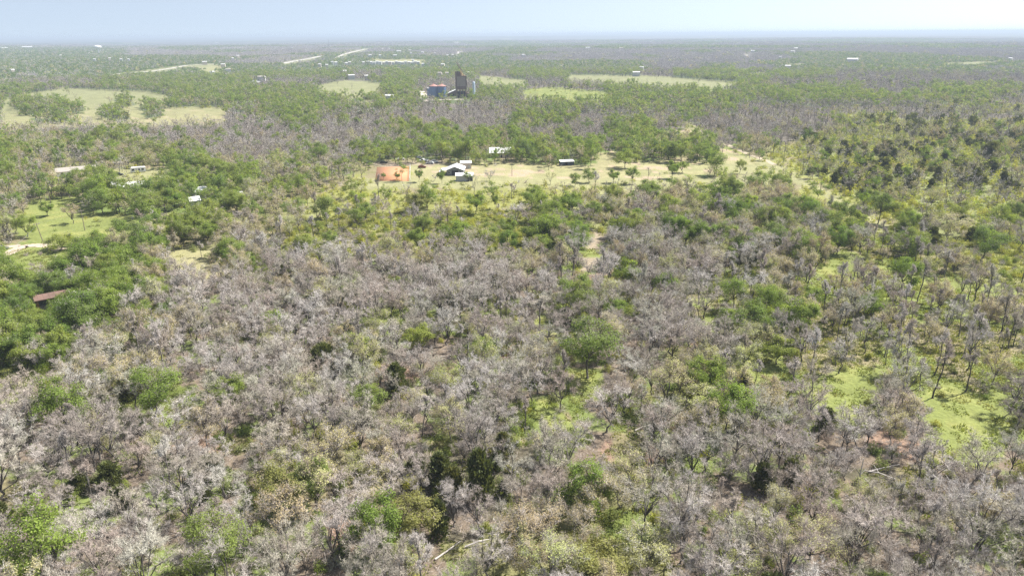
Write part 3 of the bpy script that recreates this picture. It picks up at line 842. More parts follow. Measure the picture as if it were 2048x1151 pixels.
# hero trees: base x, base y, top y, crown width (photo pixels), kind, shape, label
HEROES = [
 (1175,756,632,112,'leafy_tree',5,'lone round crowned green oak on a tall dark trunk amid bare grey trees'),
 (1213,864,757,98,'bare_tree',3,'bare tree with dark forking limbs just below the lone round green oak'),
 (835,1078,985,108,'leafy_tree',1,'olive green oak with dark forked trunk at the bottom edge beside a reddish bare patch'),
 (566,1020,925,100,'leafy_tree',1,'yellowish olive oak alone among pale bare trees at lower left'),
 (1195,1160,1085,150,'leafy_tree',4,'broad olive green oak cut by the bottom edge of the picture'),
 (1050,1110,1005,120,'budding_tree',0,'tan budding oak with crooked limbs left above the broad olive oak at the bottom edge'),
 (1290,1140,1040,120,'budding_tree',3,'tan budding oak right of the broad olive oak at the bottom edge'),
 (1400,835,765,112,'budding_tree',1,'rounded cream tan budding oak between bare grey trees right of centre'),
 (1620,1130,1030,130,'budding_tree',0,'large tan budding oak low in the right half of the woodland'),
 (775,1000,905,140,'bare_tree',0,'wide pale bare oak low in the middle, left of dark cedars'),
 (112,1105,1005,140,'bare_tree',2,'whitish bare tree with dense fan of twigs at lower left'),
 (1790,1000,945,70,'bare_tree',1,'broken dark trunked tree leaning by pale fallen trunks at lower right'),
 (1497,672,598,88,'leafy_tree',0,'bright spring green oak, left one of a pair right of centre'),
 (1556,668,600,62,'leafy_tree',2,'bright spring green oak, right one of a pair right of centre'),
 (1553,728,668,62,'leafy_tree',3,'small green tree with bent trunk below the pair of bright green oaks'),
 (1485,758,680,66,'budding_tree',2,'brownish round crowned tree below the pair of bright green oaks'),
 (1620,785,690,62,'bare_tree',4,'tall grey bare tree at the left edge of the sunny grass clearing'),
 (1078,660,585,50,'slender_tree',0,'slender dark trunked tree, right one of two on a green patch in the middle'),
 (1050,655,578,50,'bare_tree',4,'slender dark trunked tree, left one of two on a green patch in the middle'),
 (766,675,610,68,'budding_tree',3,'dark trunked oak with sparse olive crown left of the middle'),
 (838,705,640,55,'leafy_tree',3,'small green oak with two pale trunks left of the middle'),
 (1397,608,525,62,'bare_tree',3,'bare spreading oak with dark trunk standing by a small lawn right of centre'),
 (1372,548,500,40,'bare_tree',1,'small round bare oak on pale grass above the spreading bare oak'),
 (1215,560,500,60,'bare_tree',1,'dome shaped bare tree right of the reddish track gap'),
 (915,495,440,60,'leafy_tree',1,'large dark green oak at the front of the brushy field'),
 (1015,480,432,38,'leafy_tree',2,'upright bright green tree right of the large dark green oak'),
 (1095,490,430,78,'leafy_tree',4,'wide soft green tree mound left of the track gap'),
 (1150,505,445,56,'leafy_tree',0,'two tiered bright green tree at the left side of the track gap'),
 (170,366,342,40,'budding_tree',3,'olive tan bushy tree standing before the long white house'),
 (148,372,348,34,'bare_tree',5,'greyish lilac bushy tree standing below the long white house'),
 (960,495,450,46,'budding_tree',2,'tan leafless oak with crooked trunk between two dark green trees'),
 (1035,450,405,50,'bare_tree',0,'wide crooked limbed bare oak in the brushy field'),
 (952,428,383,40,'leafy_tree',2,'green oak standing alone in the middle of the yellow brush field'),
 (991,418,382,14,'leafy_tree',3,'thin upright green tree right of the lone oak in the yellow brush field'),
 (1070,404,368,34,'leafy_tree',1,'round green oak at the right end of the yellow brush field'),
 (1024,398,366,18,'slender_tree',2,'thin bare tree left of the round green oak in the yellow brush field'),
 (733,446,403,42,'leafy_tree',1,'green oak with visible trunk at the left of the brush field'),
 (651,440,390,52,'leafy_tree',4,'broad dark green oak at the left end of the brush field'),
 (697,436,398,20,'bare_tree',4,'small bare tree between the two green oaks left of the brush field'),
 (882,455,408,34,'bare_tree',4,'grey bare tree with straight trunk below the yellow brush field'),
 (832,460,425,14,'slender_tree',1,'thin bare trunk left of the grey bare tree below the brush field'),
 (765,425,388,40,'bare_tree',6,'lilac grey bare tree clump inside the left of the brush field'),
 (835,425,385,45,'leafy_tree',3,'olive green tree pair inside the brush field'),
 (884,367,338,16,'leafy_tree',3,'narrow dark green tree before the metal barn'),
 (838,364,337,18,'leafy_tree',2,'narrow grey green tree right of the orange arena'),
 (795,360,344,13,'leafy_tree',3,'small dark tree standing in front of the orange arena, right one'),
 (767,360,345,10,'leafy_tree',2,'small dull tree standing in front of the orange arena, left one'),
 (870,362,346,14,'bare_tree',4,'tiny bare tree left of the narrow dark tree before the barn'),
 (980,362,338,26,'bare_tree',5,'small bare tree on the pale field right of the metal shed'),
 (935,362,343,16,'leafy_tree',3,'green tree against the wall of the metal shed'),
 (1250,336,302,48,'leafy_tree',0,'round green oak standing out on the pale pasture with dark shade under it'),
 (1170,338,310,20,'leafy_tree',2,'narrow green oak right of the dark blue shed'),
 (1345,357,320,26,'leafy_tree',3,'dark green tree at the near edge of the pasture, left one of two'),
 (1364,346,322,28,'leafy_tree',1,'dark green tree at the near edge of the pasture, right one of two'),
 (1479,347,318,22,'leafy_tree',1,'small round green oak at the right end of the pasture'),
 (1742,408,376,24,'leafy_tree',2,'upright green oak alone on the pale track at right'),
 (1150,372,345,24,'leafy_tree',1,'dark green tree at the near left edge of the pasture'),
 (1178,365,336,32,'leafy_tree',0,'green oak at the near left edge of the pasture beside the dark green tree'),
 (1228,366,338,24,'leafy_tree',3,'dark green tree at the middle of the near pasture edge'),
 (1265,368,332,26,'leafy_tree',2,'tall green tree at the middle of the near pasture edge'),
 (124,500,463,62,'leafy_tree',4,'dense round dark green oak beside the curving driveway'),
 (56,474,428,46,'leafy_tree',1,'round green tree with dark shade on the lawn at far left'),
 (147,447,408,42,'budding_tree',1,'thin crowned tree on the bright lawn at left'),
 (97,432,402,28,'leafy_tree',3,'dark tree on the bright lawn below the row of posts'),
 (245,478,438,44,'leafy_tree',0,'green oak right of the lawn at left'),
 (368,495,432,38,'leafy_tree',2,'tall upright green tree left of the small meadow'),
 (408,478,420,52,'leafy_tree',2,'tall dark green tree above the small meadow'),
 (462,492,435,60,'budding_tree',1,'olive tree with straight trunk right above the small meadow'),
 (240,535,478,64,'leafy_tree',1,'spreading green oak below the lawn right of the driveway'),
 (404,514,480,18,'slender_tree',2,'little bare tree on the small meadow'),
 (423,535,505,14,'budding_tree',2,'little bushy tree on the small meadow right of the bare one'),
 (660,583,525,56,'bare_tree',0,'bare oak with dark forked limbs, right one of two left of the middle'),
 (609,560,515,50,'bare_tree',1,'bare oak with dark V shaped limbs, left one of two left of the middle'),
 (1785,580,520,36,'bare_tree',4,'grey bare tree on the open grass at right'),
 (1870,520,478,30,'bare_tree',4,'grey bare tree with leaning trunk at the right grass strip'),
 (1835,498,470,20,'slender_tree',2,'slender bare tree at the far side of the right grass strip'),
 (1900,470,425,80,'budding_tree',0,'wide dark limbed oak at the edge of the right hillside brush'),
 (1935,740,612,60,'bare_tree',4,'tall bare tree with crooked dark trunk at right'),
 (1960,560,516,30,'budding_tree',2,'small bare tree at the right end of the grass strip'),
 (300,1130,1060,75,'bare_tree',4,'dark stemmed bare tree at the bottom left'),
 (880,1075,1000,40,'cedar_tree',0,'dark cedar by the reddish bare patch at the bottom'),
 (965,1000,890,60,'cedar_tree',2,'tall olive cedar in the dark pocket low in the middle'),
 (905,995,930,55,'cedar_tree',1,'dark cedar left of the tall olive cedar in the dark pocket'),
 (1525,980,920,50,'cedar_tree',0,'olive cedar between bare trees at lower right'),
 (650,745,680,60,'cedar_tree',1,'dark olive cedar left of the middle among grey trees'),
 (1980,325,285,40,'cedar_tree',1,'dark cedar on the hillside at far right'),
 (1610,270,255,14,'cedar_tree',0,'dark cedar at the near edge of the hillside woods'),
]
HERO_DATA = []
for (bx, by, ty, wpx, kind, vi, label) in HEROES:
    p = at(bx, by); m = mpp(p)
    dep = math.atan2(CAM_H, math.hypot(p.x, p.y))
    H = (by - ty) * m / math.cos(dep) * (.97 if by < 500 else .90)
    Rc = wpx / 2 * m
    H = max(2.5, H - Rc * .25 * math.tan(dep))
    HERO_DATA.append((p, H, Rc, kind, vi, label))
    KEEP_OUT.append((p.x, p.y, max(1.5, Rc * .72)))
    if kind != 'cedar_tree' and by < 1000:       # open ground on the near side, so that the trunk stands free
        f = Vector((-p.x, -p.y, 0)).normalized()
        for s in ((.7, 1.4, 2.2, 3.1) if 'lone round' in label or 'just below the lone' in label else (.8,)):
            KEEP_OUT.append((p.x + f.x * Rc * s, p.y + f.y * Rc * s, Rc * .7))

# ------------------------------------------------------------------ buildings, vehicles, poles
class MB:
    """collects boxes, prisms and tubes into one mesh"""
    def __init__(s): s.v, s.f = [], []
    def _add(s, v, f):
        o = len(s.v); s.v += [tuple(p) for p in v]; s.f += [tuple(i + o for i in q) for q in f]; return s
    def box(s, x0, x1, y0, y1, z0, z1):
        v = [(x, y, z) for x in (x0, x1) for y in (y0, y1) for z in (z0, z1)]
        return s._add(v, [(0, 1, 3, 2), (4, 6, 7, 5), (0, 4, 5, 1), (2, 3, 7, 6), (0, 2, 6, 4), (1, 5, 7, 3)])
    def prism(s, pts, y0, y1):
        """outline of (x, z) points pushed along y"""
        n = len(pts)
        v = [(x, y0, z) for x, z in pts] + [(x, y1, z) for x, z in pts]
        return s._add(v, [tuple(range(n)), tuple(range(2 * n - 1, n - 1, -1))] + [(i, i + n, (i + 1) % n + n, (i + 1) % n) for i in range(n)])
    def slab(s, pts, t):
        """sheet through 4 points, t thick downward"""
        v = list(pts) + [(x, y, z - t) for x, y, z in pts]
        return s._add(v, [(0, 1, 2, 3), (7, 6, 5, 4)] + [(i, i + 4, (i + 1) % 4 + 4, (i + 1) % 4) for i in range(4)])
    def tube(s, p, q, r0, r1=None, n=8):
        p, q = Vector(p), Vector(q); r1 = r0 if r1 is None else r1
        d = (q - p).normalized(); u = d.orthogonal().normalized(); w = d.cross(u)
        v = [p + (u * math.cos(6.2832 * i / n) + w * math.sin(6.2832 * i / n)) * r0 for i in range(n)]
        v += [q + (u * math.cos(6.2832 * i / n) + w * math.sin(6.2832 * i / n)) * r1 for i in range(n)]
        return s._add(v, [tuple(range(n - 1, -1, -1)), tuple(range(n, 2 * n))] + [(i, (i + 1) % n, (i + 1) % n + n, i + n) for i in range(n)])
    def lathe(s, prof, n=20, c=(0, 0)):
        v = [(c[0] + r * math.cos(6.2832 * i / n), c[1] + r * math.sin(6.2832 * i / n), z) for r, z in prof for i in range(n)]
        m = len(prof)
        return s._add(v, [(k * n + i, k * n + (i + 1) % n, (k + 1) * n + (i + 1) % n, (k + 1) * n + i) for k in range(m - 1) for i in range(n)])
    def build(s, name, mat, parent=None, loc=None):
        me = bpy.data.meshes.new(name)
        me.from_pydata(s.v, [], s.f); me.materials.append(mat); me.update()
        return obj(name, me, parent, loc)

def thing(name, label, cat, p, rz=0.0, group=None, clear=0):
    t = empty(name, p, rz)
    tag(t, label, cat, group)
    if clear: KEEP_OUT.append((p[0], p[1], clear))
    return t

def yaw_to(p):
    """turn that faces a thing's -y side to the camera"""
    return -math.atan2(p[0], p[1])

def gable_roof(t, w, d, eave, ridge, mat, over=.4, along='y', name='roof', seams=0):
    """two roof slopes as one part; ridge runs along y (gable faces -y) or along x"""
    m = MB()
    if along == 'y':
        m.slab([(-w / 2 - over, -d / 2 - over, eave - over * .3), (-w / 2 - over, d / 2 + over, eave - over * .3), (0, d / 2 + over, ridge), (0, -d / 2 - over, ridge)], .12)
        m.slab([(0.002, -d / 2 - over, ridge), (0.002, d / 2 + over, ridge), (w / 2 + over, d / 2 + over, eave - over * .3), (w / 2 + over, -d / 2 - over, eave - over * .3)], .12)
    else:
        m.slab([(-w / 2 - over, -d / 2 - over, eave - over * .3), (-w / 2 - over, 0, ridge), (w / 2 + over, 0, ridge), (w / 2 + over, -d / 2 - over, eave - over * .3)], .12)
        m.slab([(-w / 2 - over, 0.002, ridge), (-w / 2 - over, d / 2 + over, eave - over * .3), (w / 2 + over, d / 2 + over, eave - over * .3), (w / 2 + over, 0.002, ridge)], .12)
    r = m.build(name, mat, t)
    for k in range(seams):
        f = -1 + 2 * (k + .5) / seams
        if along == 'y':
            y = f * d / 2
            MB().slab([(-w / 2, y - .05, eave + .06), (-w / 2, y + .05, eave + .06), (0, y + .05, ridge + .05), (0, y - .05, ridge + .05)], .05).build('roof_seam', mat, r)
        else:
            x = f * w / 2
            MB().slab([(x - .05, -d / 2, eave + .06), (x - .05, 0, ridge + .05), (x + .05, 0, ridge + .05), (x + .05, -d / 2, eave + .06)], .05).build('roof_seam', mat, r)
    return r

def window(t, x0, x1, z0, z1, y, frame=P['white_wall']):
    f = MB().box(x0 - .08, x1 + .08, y - .05, y - .003, z0 - .08, z1 + .08).build('window', frame, t)
    MB().box(x0, x1, y - .07, y - .052, z0, z1).build('pane', P['glass'], f)

def small_house(px, py, w, d, eave, ridge, wall, roof, label, cat='building', name='house', along='x', rz=None, group=None, nwin=2, clear=None):
    p = at(px, py)
    t = thing(name, label, cat, p, yaw_to(p) if rz is None else rz, group, clear if clear is not None else max(w, d) * .62)
    m = MB()
    if along == 'x': m.prism([(-d / 2, 0), (d / 2, 0), (d / 2, eave), (0, ridge - .14), (-d / 2, eave)], -w / 2, w / 2)
    if along == 'x': m.v = [(y, x, z) for x, y, z in m.v]
    else: m.prism([(-w / 2, 0), (w / 2, 0), (w / 2, eave), (0, ridge - .14), (-w / 2, eave)], -d / 2, d / 2)
    m.build('wall', wall, t)
    gable_roof(t, w, d, eave, ridge, roof, along=along)
    for k in range(nwin):
        x = -w / 2 + w * (k + .7) / (nwin + .4)
        window(t, x - .5, x + .5, eave * .38, eave * .8, -d / 2)
    if nwin: MB().box(-.45, .45, -d / 2 - .05, -d / 2 - .004, 0, 2.0).build('door', P['dark'], t)
    return t

# --- the ranch clearing
def ranch():
    # orange riding arena
    c = [at(754, 334), at(818, 333), at(818, 362), at(750, 362)]
    m, nt, p, out = nodes_of('orange sand')
    f = tex_noise(nt, .5, 5)
    nt.links.new(ramp(nt, [(.40, .18, .085), (.47, .22, .11), (.52, .26, .14)], f), p.inputs['Base Color'])
    p.inputs['Roughness'].default_value = .95
    v = np.array([(q.x, q.y, .03) for q in c] + [(q.x, q.y, -.3) for q in c])
    tag(obj('dirt_arena', mesh_from('dirt_arena', v, [np.array([(3, 2, 1, 0), (4, 5, 6, 7), (0, 1, 5, 4), (1, 2, 6, 5), (2, 3, 7, 6), (3, 0, 4, 7)])], [m])), kind='structure')
    KEEP_OUT.append(((c[0].x + c[2].x) / 2, (c[0].y + c[2].y) / 2, 18))
    for (a, b, lab) in ((at(750, 334), at(821, 332.5), 'white rail fence along the far side of the orange arena'), (at(821, 332.5), at(820, 362), 'white rail fence along the right side of the orange arena')):
        t = thing('rail_fence', lab, 'fence', a)
        d = b - a; n = max(4, int(d.length / 3))
        for i in range(n + 1):
            q = d * (i / n)
            MB().box(q.x - .09, q.x + .09, q.y - .09, q.y + .09, 0, 1.55).build('post', P['fence_white'], t)
        for z in (.7, 1.4):
            o = d.normalized().cross(Vector((0, 0, 1))) * .11
            MB().slab([(o.x, o.y, z + .18), (o.x + d.x, o.y + d.y, z + .18), (o.x * 1.6 + d.x, o.y * 1.6 + d.y, z + .18), (o.x * 1.6, o.y * 1.6, z + .18)], .2).build('rail', P['fence_white'], t)
    for ax in (755, 778, 800, 822):
        q = at(ax, 369); KEEP_OUT.append((q.x, q.y, 6)); q = at(ax, 378); KEEP_OUT.append((q.x, q.y, 5))
    # metal barn with gable to the camera and a low lean-to on the left
    p = at(912, 347); t = thing('metal_barn', 'white roofed metal barn with dark grey gable end in the ranch clearing', 'barn', p, yaw_to(p) - .10, clear=11)
    MB().prism([(-4.4, 0), (4.4, 0), (4.4, 2.8), (0, 4.5), (-4.4, 2.8)], -5.5, 5.5).build('wall', P['grey_wall'], t)
    gable_roof(t, 8.8, 11, 2.9, 4.7, P['white_metal'], .5, 'y', seams=8)
    MB().slab([(-8.6, -5, 1.9), (-8.6, 5.4, 1.9), (-4.95, 5.4, 2.62), (-4.95, -5, 2.62)], .12).build('lean_to_roof', P['white_metal'], t)
    for y in (-4.7, -1.4, 1.9, 5.2): MB().box(-8.4, -8.2, y - .1, y + .1, 0, 1.8).build('post', P['steel'], t)
    MB().box(-1.6, 1.6, -5.55, -5.503, 0, 2.6).build('barn_door', P['dark'], t)
    MB().box(2.6, 3.5, -5.55, -5.503, 0, 2.1).build('door', P['dark'], t)
    window(t, -3.6, -2.6, 1.1, 2.1, -5.5)
    # box shed behind it
    p = at(932, 336); t = thing('storage_shed', 'beige box shed with flat white roof behind the metal barn', 'shed', p, yaw_to(p), clear=6)
    MB().box(-3, 3, -2.5, 2.5, 0, 3.1).build('wall', P['beige_wall'], t)
    MB().slab([(-3.2, -2.8, 3.2), (-3.2, 2.8, 3.7), (3.2, 2.8, 3.7), (3.2, -2.8, 3.2)], .15).build('roof', P['white_metal'], t)
    MB().box(1.0, 2.2, -2.56, -2.503, 0, 2.1).build('door', P['lgrey_wall'], t)
    # long shed in front
    p = at(929, 361); t = thing('open_shed', 'grey metal shed with white roof strip in front of the barn', 'shed', p, yaw_to(p), clear=6)
    MB().box(-4.3, 4.3, 1.7, 2.0, 0, 3.0).box(-4.3, -4.1, -2, 1.69, 0, 2.9).box(4.1, 4.3, -2, 1.69, 0, 2.9).box(-4.09, 1.3, -2, -1.8, 0, 2.7).build('wall', P['lgrey_wall'], t)
    MB().slab([(-4.6, -2.4, 2.95), (-4.6, 2.4, 3.7), (4.6, 2.4, 3.7), (4.6, -2.4, 2.95)], .14).build('roof', P['white_metal'], t)
    for x in (1.5, 3.9): MB().box(x - .09, x + .09, -1.95, -1.77, 0, 2.75).build('post', P['steel'], t)
    # house whose pale roof shows among the oaks
    small_house(1003, 313, 14, 10, 3.0, 5.6, P['beige_wall'], P['white_metal'], 'house with pale metal roof half hidden among the oaks behind the barn', 'house', clear=11)
    # dark blue shed
    p = at(1133, 330); t = thing('blue_shed', 'low dark blue shed with pale flat roof at the edge of the pasture', 'shed', p, yaw_to(p) + .25, clear=6)
    MB().box(-3.8, 3.8, -2, 2, 0, 2.3).build('wall', P['navy'], t)
    MB().slab([(-4.1, -2.4, 2.4), (-4.1, 2.4, 2.75), (4.1, 2.4, 2.75), (4.1, -2.4, 2.4)], .15).build('roof', P['white_metal'], t)
    MB().box(-1.6, .2, -2.06, -2.003, 0, 1.9).build('door', P['dark'], t)
    MB().box(1.2, 2.6, -2.06, -2.003, .9, 1.7).build('window', P['glass'], t)

def car(px, py, rz, col, label, pickup=False, group='vehicles parked at the ranch'):
    p = at(px, py)
    t = thing('pickup_truck' if pickup else 'parked_car', label, 'pickup truck' if pickup else 'car', p, rz, group, 3.2)
    paint_ = P['car_' + col]
    L = 2.75 if pickup else 2.25
    b = MB()
    b.prism([(-L, .35), (L, .35), (L, .8), (L - .9, .98), (-L + .1, 1.0), (-L, .85)], -.9, .9)
    if pickup: b.box(-L + .05, -.5, -.88, -.78, 1.0, 1.25).box(-L + .05, -.5, .78, .88, 1.0, 1.25)
    b.build('body', paint_, t)
    cab = [(-.45, 1.0), (1.45, .985), (.75, 1.72), (-.3, 1.78)] if pickup else [(-2.0, 1.0), (1.3, .985), (.55, 1.52), (-1.4, 1.55)]
    MB().prism(cab, -.78, .78).build('cabin', paint_, t)
    k = [(x * .86 + .1, 1.06 + (z - 1.0) * .8) for x, z in cab]
    MB().prism(k, -.80, -.784).prism(k, .784, .80).build('side_window', P['glass'], t)
    x0, x1 = cab[1][0], cab[2][0]
    MB().slab([(x0 + .02, -.66, 1.04), (x0 + .02, .66, 1.04), (x1 + .03, .66, cab[2][1] - .06), (x1 + .03, -.66, cab[2][1] - .06)], .02).build('windscreen', P['glass'], t)
    for x in (-L * .62, L * .62):
        for y in (-.86, .86): MB().tube((x, y - .1, .34), (x, y + .1, .34), .34, n=10).build('wheel', P['tyre'], t)
    for y in (-.6, .6): MB().box(L - .02, L + .03, y - .18, y + .18, .6, .76).build('headlight', P['white_metal'], t)

def pole(px, py, top_y, label, r=.16, arm=True, lean=0, group='utility poles'):
    p = at(px, py); dep = math.atan2(CAM_H, math.hypot(p.x, p.y))
    h = (py - top_y) * mpp(p) / math.cos(dep)
    t = thing('utility_pole', label, 'utility pole', p, yaw_to(p) + .4, group, 1.5)
    MB().tube((0, 0, -.2), (lean * h, 0, h), r, r * .65).build('pole', P['wood'], t)
    if arm:
        MB().box(lean * h - 1.1, lean * h + 1.1, -.28, -.16, h - .8, h - .62).build('crossarm', P['wood'], t)
        for x in (-.95, .95): MB().tube((lean * h + x, -.22, h - .62), (lean * h + x, -.22, h - .42), .06, .04, 6).build('insulator', P['steel'], t)
    return Vector((p.x, p.y, p.z + h - .5))

def wire(a, b, label):
    m = MB(); n = 8; prev = None
    for i in range(n + 1):
        t = i / n; q = a + (b - a) * t; q.z -= 4 * .03 * (b - a).length * t * (1 - t) * .6
        if prev is not None: m.tube(prev, q, .035, n=3)
        prev = q.copy()
    o = m.build('power_line', P['steel']); tag(o, label, 'power line', 'power lines on poles')

# --- left: house, trailer, drive
def homestead():
    p = at(154, 349)
    t = small_house(154, 349, 18.5, 8.5, 2.9, 4.4, P['white_wall'], P['tan_roof'], 'long white single storey house with tan roof at the left edge of the woods', 'house', nwin=5, clear=12)
    MB().box(-2.5, -1.9, -.3, .3, 4.0, 5.2).build('chimney', P['beige_wall'], t)
    # travel trailer
    p = at(277, 345); t = thing('travel_trailer', 'white travel trailer with dark windows parked on the lawn', 'trailer', p, yaw_to(p), clear=7)
    MB().prism([(-3.8, .55), (3.8, .55), (3.8, 2.7), (3.4, 3.1), (-3.2, 3.1), (-3.8, 2.2)], -1.2, 1.2).build('body', P['white_wall'], t)
    for x0, x1 in ((-3.1, -1.8), (.1, 1.0), (1.7, 2.9)): MB().box(x0, x1, -1.26, -1.203, 1.4, 2.3).build('window', P['glass'], t)
    MB().box(-1.2, -.5, -1.26, -1.203, .7, 2.5).build('door', P['lgrey_wall'], t)
    MB().box(-3.75, 3.75, -1.23, -1.203, .95, 1.12).build('stripe', P['blue_metal'], t)
    for x in (-.5, .5):
        for y in (-1.05, 1.05): MB().tube((x, y - .1, .36), (x, y + .1, .36), .36, n=10).build('wheel', P['tyre'], t)
    MB().tube((-3.8, 0, .6), (-5.0, 0, .5), .06).build('hitch', P['steel'], t)
    for (px, py, w, d, rz, lab) in ((262, 381, 12, 7, .15, 'long shed with white metal roof under the green oaks'), (226, 380, 5, 5, -.1, 'small white roof left of the long shed under the green oaks'),
                                    (398, 392, 7, 6, .5, 'white roofed outbuilding between the green oaks, left of two'), (465, 402, 9, 6, -.2, 'white roofed outbuilding between the green oaks, right of two'),
                                    (390, 412, 4, 4, .2, 'small white shed beside a tree trunk in the oak grove')):
        q = at(px, py)
        small_house(px, py, w, d, 2.9, 4.3, P['lgrey_wall'], P['white_metal'], lab, 'shed', 'outbuilding', rz=yaw_to(q) + rz, nwin=1, clear=max(w, d) * .55)
        f = Vector((-q.x, -q.y, 0)).normalized() * 8
        KEEP_OUT.append((q.x + f.x, q.y + f.y, 5))
    # timber posts in a row on the slope
    for i in range(7):
        q = at(101 + i * 4.2, 399 - i * 2.1)
        o = MB().tube((0, 0, -.2), (.1, 0, 2.6 + .3 * (i % 3)), .16, .13, 7).build('timber_post', P['brown_wood'], loc=q)
        tag(o, 'brown timber post standing in the sloping row above the bright lawn', 'post', 'row of brown timber posts')
    # old barn with a rusty roof
    p = at(108, 612); t = thing('old_barn', 'old dark timber barn with rusted roof deep among green oaks at left', 'barn', p, yaw_to(p) + .1, clear=4.8)
    m = MB().prism([(-2, 0), (2, 0), (2, 3.2), (0, 3.9), (-2, 3.2)], -4, 4); m.v = [(y, x, z) for x, y, z in m.v]
    m.build('wall', P['brown_wood'], t)
    gable_roof(t, 8, 4, 3.3, 4.1, P['rust'], .4, 'x', seams=6)
    for x0, x1 in ((-3.5, -1.4), (-.8, 1.2), (1.8, 3.5)): MB().box(x0, x1, -2.06, -2.003, 0, 2.7).build('opening', P['dark'], t)
    q = at(150, 600); t2 = MB().box(-.5, .5, -.4, .4, 0, 2.2).prism([(-.6, 2.2), (.6, 2.2), (0, 2.7)], -.5, .5).build('white_privy', P['white_wall'], loc=q)
    tag(t2, 'narrow white hut beside the old rusty barn', 'hut'); KEEP_OUT.append((q.x, q.y, 2.5))
    f = Vector((-p.x, -p.y, 0)).normalized() * 9
    KEEP_OUT.append((p.x + f.x * .8, p.y + f.y * .8, 5))
    # driveway
    pts = [(-30, 522), (0, 514), (18, 506), (32, 498), (50, 492), (75, 490), (100, 492), (125, 500)]
    strip('gravel_driveway', pts, 4.4, (.33, .265, .20), (.40, .33, .26))
    strip('gravel_driveway', [(-20, 500), (10, 494), (40, 491)], 3.6, (.33, .265, .20), (.40, .33, .26))
    strip('dirt_path', [(300, 440), (340, 437), (385, 431), (430, 428)], 3.0, (.40, .33, .22), (.46, .38, .27))
    strip('dirt_track', [(1450, 288), (1475, 299), (1505, 312), (1535, 322), (1550, 330)], 3.4, (.27, .22, .15), (.34, .28, .195))

def strip(name, pts, w, c0, c1):
    """a gravel or dirt strip lying on the ground through photo points, with ragged edges"""
    P3 = [at(x, y) for x, y in pts]
    line = []
    for i in range(len(P3) - 1):
        for k in range(8): line.append(P3[i].lerp(P3[i + 1], k / 8))
    line.append(P3[-1])
    v = []
    rr = random.Random(name + str(len(pts)))
    for i, q in enumerate(line):
        d = (line[min(i + 1, len(line) - 1)] - line[max(i - 1, 0)]); d.z = 0
        n = Vector((-d.y, d.x, 0)).normalized()
        for s in (-1, 1):
            e = q + n * (w / 2 * s * rr.uniform(.8, 1.15))
            v.append((e.x, e.y, float(terrain(e.x, e.y)) + .05))
    q = np.array([(2 * i, 2 * i + 1, 2 * i + 3, 2 * i + 2) for i in range(len(line) - 1)])
    m, nt, p, out = nodes_of(name)
    nt.links.new(ramp(nt, [c0, c1, tuple(c * 1.1 for c in c1)], tex_noise(nt, .6, 5)), p.inputs['Base Color'])
    p.inputs['Roughness'].default_value = .95
    tag(obj(name, mesh_from(name, np.array(v), [q[:, ::-1]], [m])), kind='structure')
    for i in range(0, len(line), 2): KEEP_OUT.append((line[i].x, line[i].y, w * .62))

